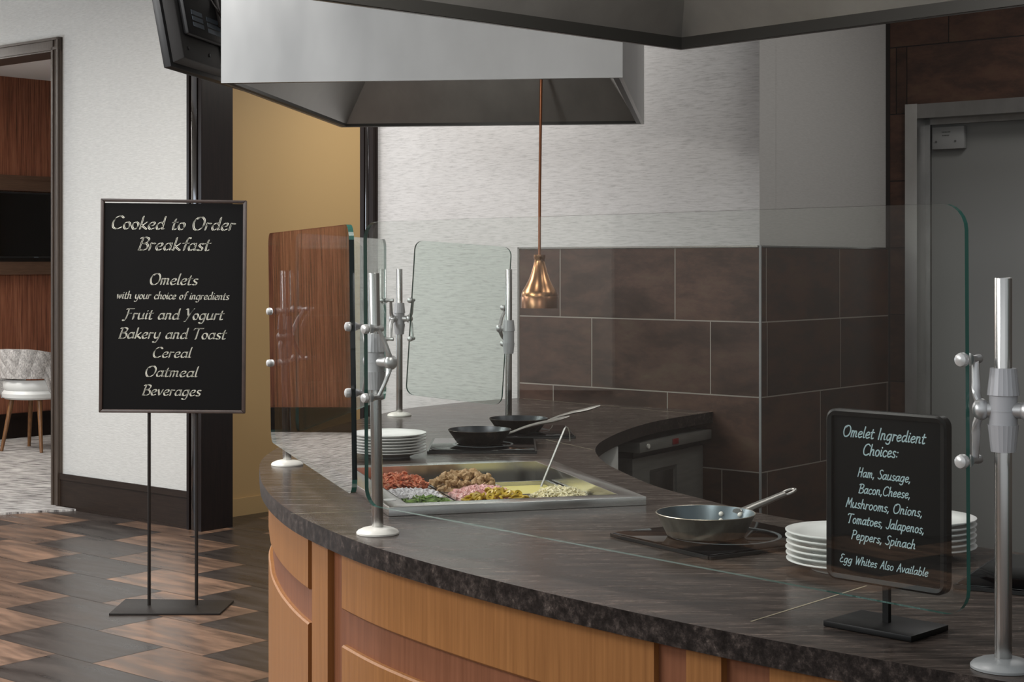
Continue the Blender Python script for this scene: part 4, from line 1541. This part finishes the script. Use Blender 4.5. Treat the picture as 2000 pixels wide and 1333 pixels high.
# ------------------------------------------------------------------ lettering
G = {
 'a': (.55, '.46,.46 .30,.55 .12,.45 .04,.22 .12,.02 .28,.06 .43,.30|.48,.56 .44,.25 .44,.05 .56,.05'),
 'b': (.50, '.12,1 .07,.5 .06,.06|.07,.35 .22,.55 .42,.48 .44,.22 .28,.0 .06,.06'),
 'c': (.44, '.42,.46 .28,.55 .1,.44 .04,.22 .14,.02 .3,.0 .42,.1'),
 'd': (.56, '.46,.46 .30,.55 .12,.45 .04,.22 .12,.02 .28,.06 .43,.30|.50,1 .46,.4 .44,.06 .55,.05'),
 'e': (.46, '.06,.27 .26,.3 .40,.38 .38,.52 .24,.55 .08,.4 .05,.18 .18,.0 .42,.1'),
 'f': (.36, '.5,.93 .4,1 .29,.85 .22,.4 .17,.0|.04,.55 .42,.56'),
 'g': (.54, '.46,.46 .30,.55 .12,.45 .04,.22 .12,.02 .28,.06 .43,.30|.48,.56 .43,.1 .36,-.25 .18,-.35 .02,-.26'),
 'h': (.52, '.13,1 .08,.5 .04,0|.07,.3 .22,.52 .38,.52 .39,.3 .37,.06 .49,.05'),
 'i': (.20, '.1,.56 .06,.25 .07,.04 .18,.06|.13,.76 .145,.8'),
 'k': (.48, '.13,1 .04,0|.42,.55 .25,.38 .09,.28|.12,.3 .28,.15 .47,.0'),
 'l': (.20, '.14,1 .08,.5 .07,.06 .18,.05'),
 'm': (.68, '.08,.56 .04,0|.06,.3 .18,.54 .31,.5 .29,.2 .27,0|.29,.3 .42,.54 .55,.5 .53,.2 .54,.04 .64,.06'),
 'n': (.52, '.08,.56 .04,0|.06,.3 .2,.54 .37,.5 .35,.2 .37,.04 .48,.06'),
 'o': (.48, '.26,.55 .1,.46 .04,.24 .14,.02 .3,.02 .42,.22 .4,.45 .26,.55'),
 'p': (.50, '.1,.56 .05,0 .01,-.36|.07,.35 .22,.55 .42,.48 .43,.22 .26,.0 .06,.06'),
 'r': (.36, '.09,.56 .04,0|.06,.3 .18,.52 .36,.5'),
 's': (.38, '.36,.5 .22,.55 .08,.45 .16,.3 .3,.2 .3,.05 .16,.0 .02,.06'),
 't': (.34, '.19,.82 .12,.4 .11,.06 .2,.0 .32,.06|.02,.55 .35,.57'),
 'u': (.55, '.08,.56 .05,.25 .1,.02 .26,.04 .4,.25|.46,.56 .41,.2 .42,.04 .53,.06'),
 'v': (.44, '.05,.56 .17,.02|.17,.02 .3,.2 .41,.56'),
 'w': (.66, '.05,.56 .14,.0|.14,0 .33,.52|.33,.52 .41,0|.41,0 .54,.2 .62,.56'),
 'y': (.50, '.08,.56 .07,.2 .18,.04 .34,.15 .42,.32|.47,.56 .39,.05 .28,-.28 .12,-.35 .0,-.28'),
 'C': (.70, '.7,.86 .5,1 .22,.88 .06,.5 .12,.12 .38,.0 .66,.14'),
 'O': (.78, '.40,1 .14,.85 .04,.45 .16,.06 .42,.0 .68,.25 .74,.7 .58,.97 .36,.96 .24,.84'),
 'B': (.62, '.2,.97 .12,.5 .06,0|.02,.9 .12,.97 .36,1 .57,.88 .50,.62 .16,.52|.16,.52 .52,.46 .57,.16 .34,.0 .02,.02'),
 'F': (.58, '.24,.97 .17,.4 .06,-.02 -.08,-.14 -.16,-.06|.04,.9 .14,.97 .34,.98 .66,.97|.18,.52 .48,.54'),
 'Y': (.60, '.02,.93 .14,.97 .24,.5 .30,.38|.66,1 .42,.6 .26,.2 .10,-.14 .0,-.18'),
 'T': (.62, '-.04,.84 .06,.96 .36,.97 .72,.97|.36,.96 .29,.5 .24,.02 .18,.0'),
 'H': (.58, '.15,1 .04,0|.54,1 .45,0|.1,.5 .5,.55'),
 'S': (.50, '.52,.92 .36,1 .16,.86 .22,.6 .4,.42 .4,.14 .2,.0 .0,.1'),
 'M': (.70, '.02,0 .17,1|.17,1 .34,.3|.34,.3 .6,1|.6,1 .64,0'),
 'J': (.46, '.46,1 .40,.4 .3,.02 .14,-.04 .0,.08'),
 'P': (.52, '.15,1 .04,0|.06,.92 .3,1 .52,.86 .44,.56 .1,.46'),
 'I': (.20, '.14,1 .05,0'),
 'E': (.52, '.5,.96 .24,1 .12,.8 .32,.56|.32,.56 .08,.4 .05,.1 .22,0 .48,.08'),
 'W': (.80, '.06,1 .16,0|.16,0 .42,.8|.42,.8 .5,0|.5,0 .82,1'),
 'A': (.56, '.02,0 .38,1|.38,1 .52,0|.14,.36 .48,.4'),
 ',': (.20, '.1,.08 .02,-.14'),
 ':': (.22, '.07,.08 .08,.1|.13,.46 .14,.48'),
 ' ': (.34, ''),
}


def text_strokes(txt, slant=0.14):
    x, out = 0.0, []
    for ch in txt:
        adv, st = G[ch]
        if st:
            for s in st.split('|'):
                pts = [tuple(map(float, q.split(','))) for q in s.split()]
                cur = crom([(a, b, 0) for a, b in pts], 7) if len(pts) > 2 else [Vector((*p, 0)) for p in pts]
                out.append([(p.x + x + slant * p.y, p.y) for p in cur])
        x += adv + .07
    return out, x - .07


def write(txt, x0, x1, y0, y1, cap, P, name, mat, parent, nib=None, mono=None, slant=.14, lift=.0012):
    """text from (x0,y0) to (x1,y1) along the baseline on the plane P(x,y,d)"""
    st, wd = text_strokes(txt, slant)
    lo = min(p[0] for s in st for p in s)
    hi = max(p[0] for s in st for p in s)
    k = (x1 - x0) / (hi - lo)
    m = MB()

    def W(p, d=lift):
        f = (p[0] - lo) / (hi - lo)
        return P(x0 + (p[0] - lo) * k, y0 + (y1 - y0) * f + p[1] * cap, d)
    for s in st:
        n = len(s)
        for layer in range(2):
            left, right = [], []
            for i in range(n):
                a, b = s[max(0, i - 1)], s[min(n - 1, i + 1)]
                tx, ty = (b[0] - a[0]) * k / cap, b[1] - a[1]
                q = math.hypot(tx, ty) or 1
                tx, ty = tx / q, ty / q
                if layer == 0 and nib:
                    ox, oy = nib[0] / 2 * math.cos(nib[1]), nib[0] / 2 * math.sin(nib[1])
                else:
                    r = (mono or nib[2]) / 2
                    ox, oy = -ty * r, tx * r
                px_, py_ = s[i]
                left.append(W((px_ + ox * cap / k, py_ + oy)))
                right.append(W((px_ - ox * cap / k, py_ - oy)))
            for i in range(n - 1):
                m.quad(left[i], left[i + 1], right[i + 1], right[i])
            if layer == 1:
                r = (mono or nib[2]) / 2
                for e in (s[0], s[-1]):
                    m.quad(*[W((e[0] + r * math.cos(PI / 4 * q) * cap / k, e[1] + r * math.sin(PI / 4 * q))) for q in range(8)])
            if not nib and layer == 0:
                pass
    return m.build(name, mat, parent, smooth=0, recalc=False)


# ------------------------------------------------------------------ standing sign
SY = 7.10
sg = thing('standing_sign', 'tall black floor sign reading Cooked to Order Breakfast on two thin poles', 'sign', (-1.495, SY - .01, 0))
kk = SY / 3150
rolls = math.radians(-.5)
cx_, cz_ = -1.4955, 1.330


def SP(px, py, d):
    """board plane in the sign's own layout units (photo-sized), d toward the viewer"""
    x, z = (px - 1000) * kk, 1.515 - (py - 515) * kk
    return Vector((x, SY - d, z))


m = MB()
fr_o = [(198, 388), (482, 392), (479, 808), (194, 806)]
fr_i = [(204.5, 394), (475.5, 398), (472.5, 801.5), (200.5, 799.5)]
for i in range(4):
    j = (i + 1) % 4
    m.hexa([SP(*fr_o[i], -.012), SP(*fr_o[j], -.012), SP(*fr_i[j], -.012), SP(*fr_i[i], -.012), SP(*fr_o[i], .014), SP(*fr_o[j], .014), SP(*fr_i[j], .014), SP(*fr_i[i], .014)], .003)
m.build('frame', M['sign_frame'], sg)
m = MB()
cd = [(203, 396.5), (477, 399), (474, 803), (199.5, 801)]
m.hexa([SP(*q, -.004) for q in cd] + [SP(*q, .004) for q in cd])
m.build('board', M['board'], sg, smooth=0)
lines = [('Cooked to Order', 221, 460, 447, 450.5, 25), ('Breakfast', 271, 412, 488.5, 490, 25), ('Omelets', 295, 387, 556, 557, 21.5), ('with your choice of ingredients', 230.5, 448, 583.5, 586, 15),
         ('Fruit and Yogurt', 240, 438, 623.5, 625, 21), ('Bakery and Toast', 233, 443, 661, 663, 21), ('Cereal', 300.7, 375.4, 698.5, 699, 20), ('Oatmeal', 286, 388, 735.5, 737, 20.5), ('Beverages', 279, 393, 772, 774, 20.5)]
for (tx, x0, x1, y0, y1, cap) in lines:
    write(tx, x0, x1, -y0, -y1, cap, lambda x, y, d: SP(x, -y, d + .0042), 'lettering', M['sign_text'], sg, nib=(.16, math.radians(28), .06), slant=.17)
for px in (290.5, 383):
    m = MB()
    x = (px - 1000) * kk
    m.cyl((x, SY + .008, .008), (x, SY + .008, .862), .0075, n=14)
    m.build('pole', M['iron'], sg)
m = MB()
m.hexa([Vector(q) for q in ((-1.735, 6.94, 0), (-1.258, 6.94, 0), (-1.243, 7.21, 0), (-1.735, 7.24, 0), (-1.735, 6.94, .009), (-1.258, 6.94, .009), (-1.243, 7.21, .009), (-1.735, 7.24, .009))], .002)
m.build('base_plate', M['iron'], sg)

# ------------------------------------------------------------------ chalkboard counter sign
q0 = Vector((.5356, 2.73, 0))
q1 = Vector((.696, 2.57, 0))
cu = (q1 - q0).normalized()
cn = Vector((cu.y, -cu.x, 0))
if cn.y > 0:
    cn = -cn
CWd = (q1 - q0).length
CH = .287
cz0 = .984
cs = thing('chalkboard_sign', 'small framed chalkboard of omelet ingredient choices on the right of the counter', 'sign', (.616, 2.66, ZT))


def CP(s, t, d):
    q = q0 + cu * s + cn * d
    return Vector((q.x, q.y, cz0 + t))


def rrect(s0, s1, t0, t1, r, n=6):
    out = []
    for (cx, cy, a0) in ((s1 - r, t0 + r, -PI / 2), (s1 - r, t1 - r, 0), (s0 + r, t1 - r, PI / 2), (s0 + r, t0 + r, PI)):
        for k in range(n + 1):
            a = a0 + PI / 2 * k / n
            out.append((cx + r * math.cos(a), cy + r * math.sin(a)))
    return out


m = MB()
ro, ri = rrect(0, CWd, 0, CH, .018), rrect(.011, CWd - .011, .011, CH - .011, .004)
prof_ = [(ro, -.009), (ro, .006), ([(a * .97 + .03 * CWd / 2, b * .975 + .025 * CH / 2) for a, b in ro], .0095), (ri, .0075), (ri, -.009)]
rings = [[m.bm.verts.new(CP(a, b, d)) for a, b in pts] for pts, d in prof_]
for a, b in zip(rings, rings[1:] + rings[:1]):
    for i in range(len(a)):
        j = (i + 1) % len(a)
        m.bm.faces.new((a[i], a[j], b[j], b[i]))
m.build('frame', M['board_frame'], cs)
m = MB()
m.hexa([CP(.009, .009, -.006), CP(CWd - .009, .009, -.006), CP(CWd - .009, CH - .009, -.006), CP(.009, CH - .009, -.006),
        CP(.009, .009, .002), CP(CWd - .009, .009, .002), CP(CWd - .009, CH - .009, .002), CP(.009, CH - .009, .002)])
m.build('board', M['chalkboard'], cs, smooth=0)


def loc_(px, py):
    s = (px - 1618) / 235.0
    # perspective: the right side is nearer
    s_ = s * 1.064 / (1.064 * s + (1 - s)) * 1.0 if False else s / (s + (1 - s) * 2.57 / 2.73) * 1.0
    s_ = s * 2.57 / (s * 2.57 + (1 - s) * 2.73) if False else s * (1 / 1.0)
    yt = 796 + 21 * s
    hh = 331 + 20 * s
    return s_ * CWd, CH * (1 - (py - yt) / hh)


clines = [('Omelet Ingredient', (1651.5, 852), (1812, 870), 22), ('Choices:', (1691.6, 889.7), (1759, 896.5), 22), ('Ham, Sausage,', (1680, 931.5), (1781.5, 945), 18), ('Bacon,Cheese,', (1681.7, 963.5), (1780.7, 976), 18),
          ('Mushrooms, Onions,', (1656, 990), (1803.6, 1012), 18.5), ('Tomatoes, Jalapenos,', (1660.7, 1021), (1807, 1045), 18.5), ('Peppers, Spinach', (1667.5, 1053), (1791, 1075), 18), ('Egg Whites Also Available', (1644, 1097), (1816, 1129), 16)]
for (tx, a, b, cap) in clines:
    s0, t0 = loc_(*a)
    s1, t1 = loc_(*b)
    write(tx, s0, s1, t0, t1, cap / 341 * CH, lambda x, y, d: CP(x, y, d + .0021), 'chalk_lettering', M['chalk'], cs, mono=.118, slant=.20, lift=.0006)
m = MB()
sc_ = q0 + cu * (CWd / 2)
m.cbox((sc_.x, sc_.y, .955), cu * .011, cn * .009, UP * .075)
m.build('stem', M['board_frame'], cs, smooth=0)
m = MB()
m.cbox((sc_.x + cn.x * .004, sc_.y + cn.y * .004, ZT + .0055), cu * .165, cn * .115, UP * .010, .0015)
m.build('base_plate', M['board_frame'], cs)

# ------------------------------------------------------------------ lounge chair
CX, CY = -3.85, 13.02
ch = thing('tub_chair', 'grey quilted tub chair with white seat and walnut legs in the lounge', 'chair', (CX, CY, 0.012))
face = math.radians(252)     # direction the back points (towards the camera, a little left)
m = MB()
rows_o, rows_i = [], []
NA, NZ = 150, 40
for i in range(NA + 1):
    f = -1 + 2 * i / NA
    ang = face + f * math.radians(128)
    zt = .835 - .17 * max(0, abs(f) - .15) ** 1.6
    gap = abs(f) < .40
    zl = .60 - .0 if gap else (.60 - .17 * min(1, (abs(f) - .40) / .12))
    co, ci = [], []
    for j in range(NZ + 1):
        t = j / NZ
        z = zl + (zt - zl) * t
        r = .262 + .030 * t
        qd = .013 * (abs(math.sin(f * 17 + t * 6.5)) ** .6 * abs(math.sin(f * 17 - t * 2.0)) ** .6)
        rr = r + qd
        co.append(m.bm.verts.new((CX + math.cos(ang) * rr, CY + math.sin(ang) * rr, z)))
        ci.append(m.bm.verts.new((CX + math.cos(ang) * (r - .038), CY + math.sin(ang) * (r - .038), z)))
    rows_o.append(co)
    rows_i.append(ci)
for i in range(NA):
    for j in range(NZ):
        m.bm.faces.new((rows_o[i][j], rows_o[i + 1][j], rows_o[i + 1][j + 1], rows_o[i][j + 1]))
        m.bm.faces.new((rows_i[i][j], rows_i[i][j + 1], rows_i[i + 1][j + 1], rows_i[i + 1][j]))
    m.bm.faces.new((rows_o[i][NZ], rows_o[i + 1][NZ], rows_i[i + 1][NZ], rows_i[i][NZ]))
    m.bm.faces.new((rows_o[i][0], rows_i[i][0], rows_i[i + 1][0], rows_o[i + 1][0]))
for i in (0, NA):
    for j in range(NZ):
        m.bm.faces.new((rows_o[i][j], rows_o[i][j + 1], rows_i[i][j + 1], rows_i[i][j]))
m.build('backrest', M['chair_fabric'], ch, smooth=50)
m = MB()
m.lathe([(0, .43), (.235, .43), (.255, .445), (.258, .475), (.24, .50), (.18, .512), (0, .515)], (CX, CY, 0), n=40)
m.build('seat', M['white_vinyl'], ch)
m = MB()
bd = Vector((math.cos(face), math.sin(face), 0))
m.tube([Vector((CX, CY, .535)) + Vector((math.cos(face + a), math.sin(face + a), 0)) * .215 for a in [math.radians(x) for x in range(-60, 61, 10)]], .035, 10, 1.5)
m.build('lumbar_pad', M['white_vinyl'], ch)
for a in (45, 135, 225, 315):
    aa = face + math.radians(a)
    m = MB()
    p = Vector((CX + math.cos(aa) * .18, CY + math.sin(aa) * .18, .432))
    q = Vector((CX + math.cos(aa) * .262, CY + math.sin(aa) * .262, .0125))
    m.cyl(q, p, .013, .021, n=14)
    m.build('leg', M['walnut'], ch)
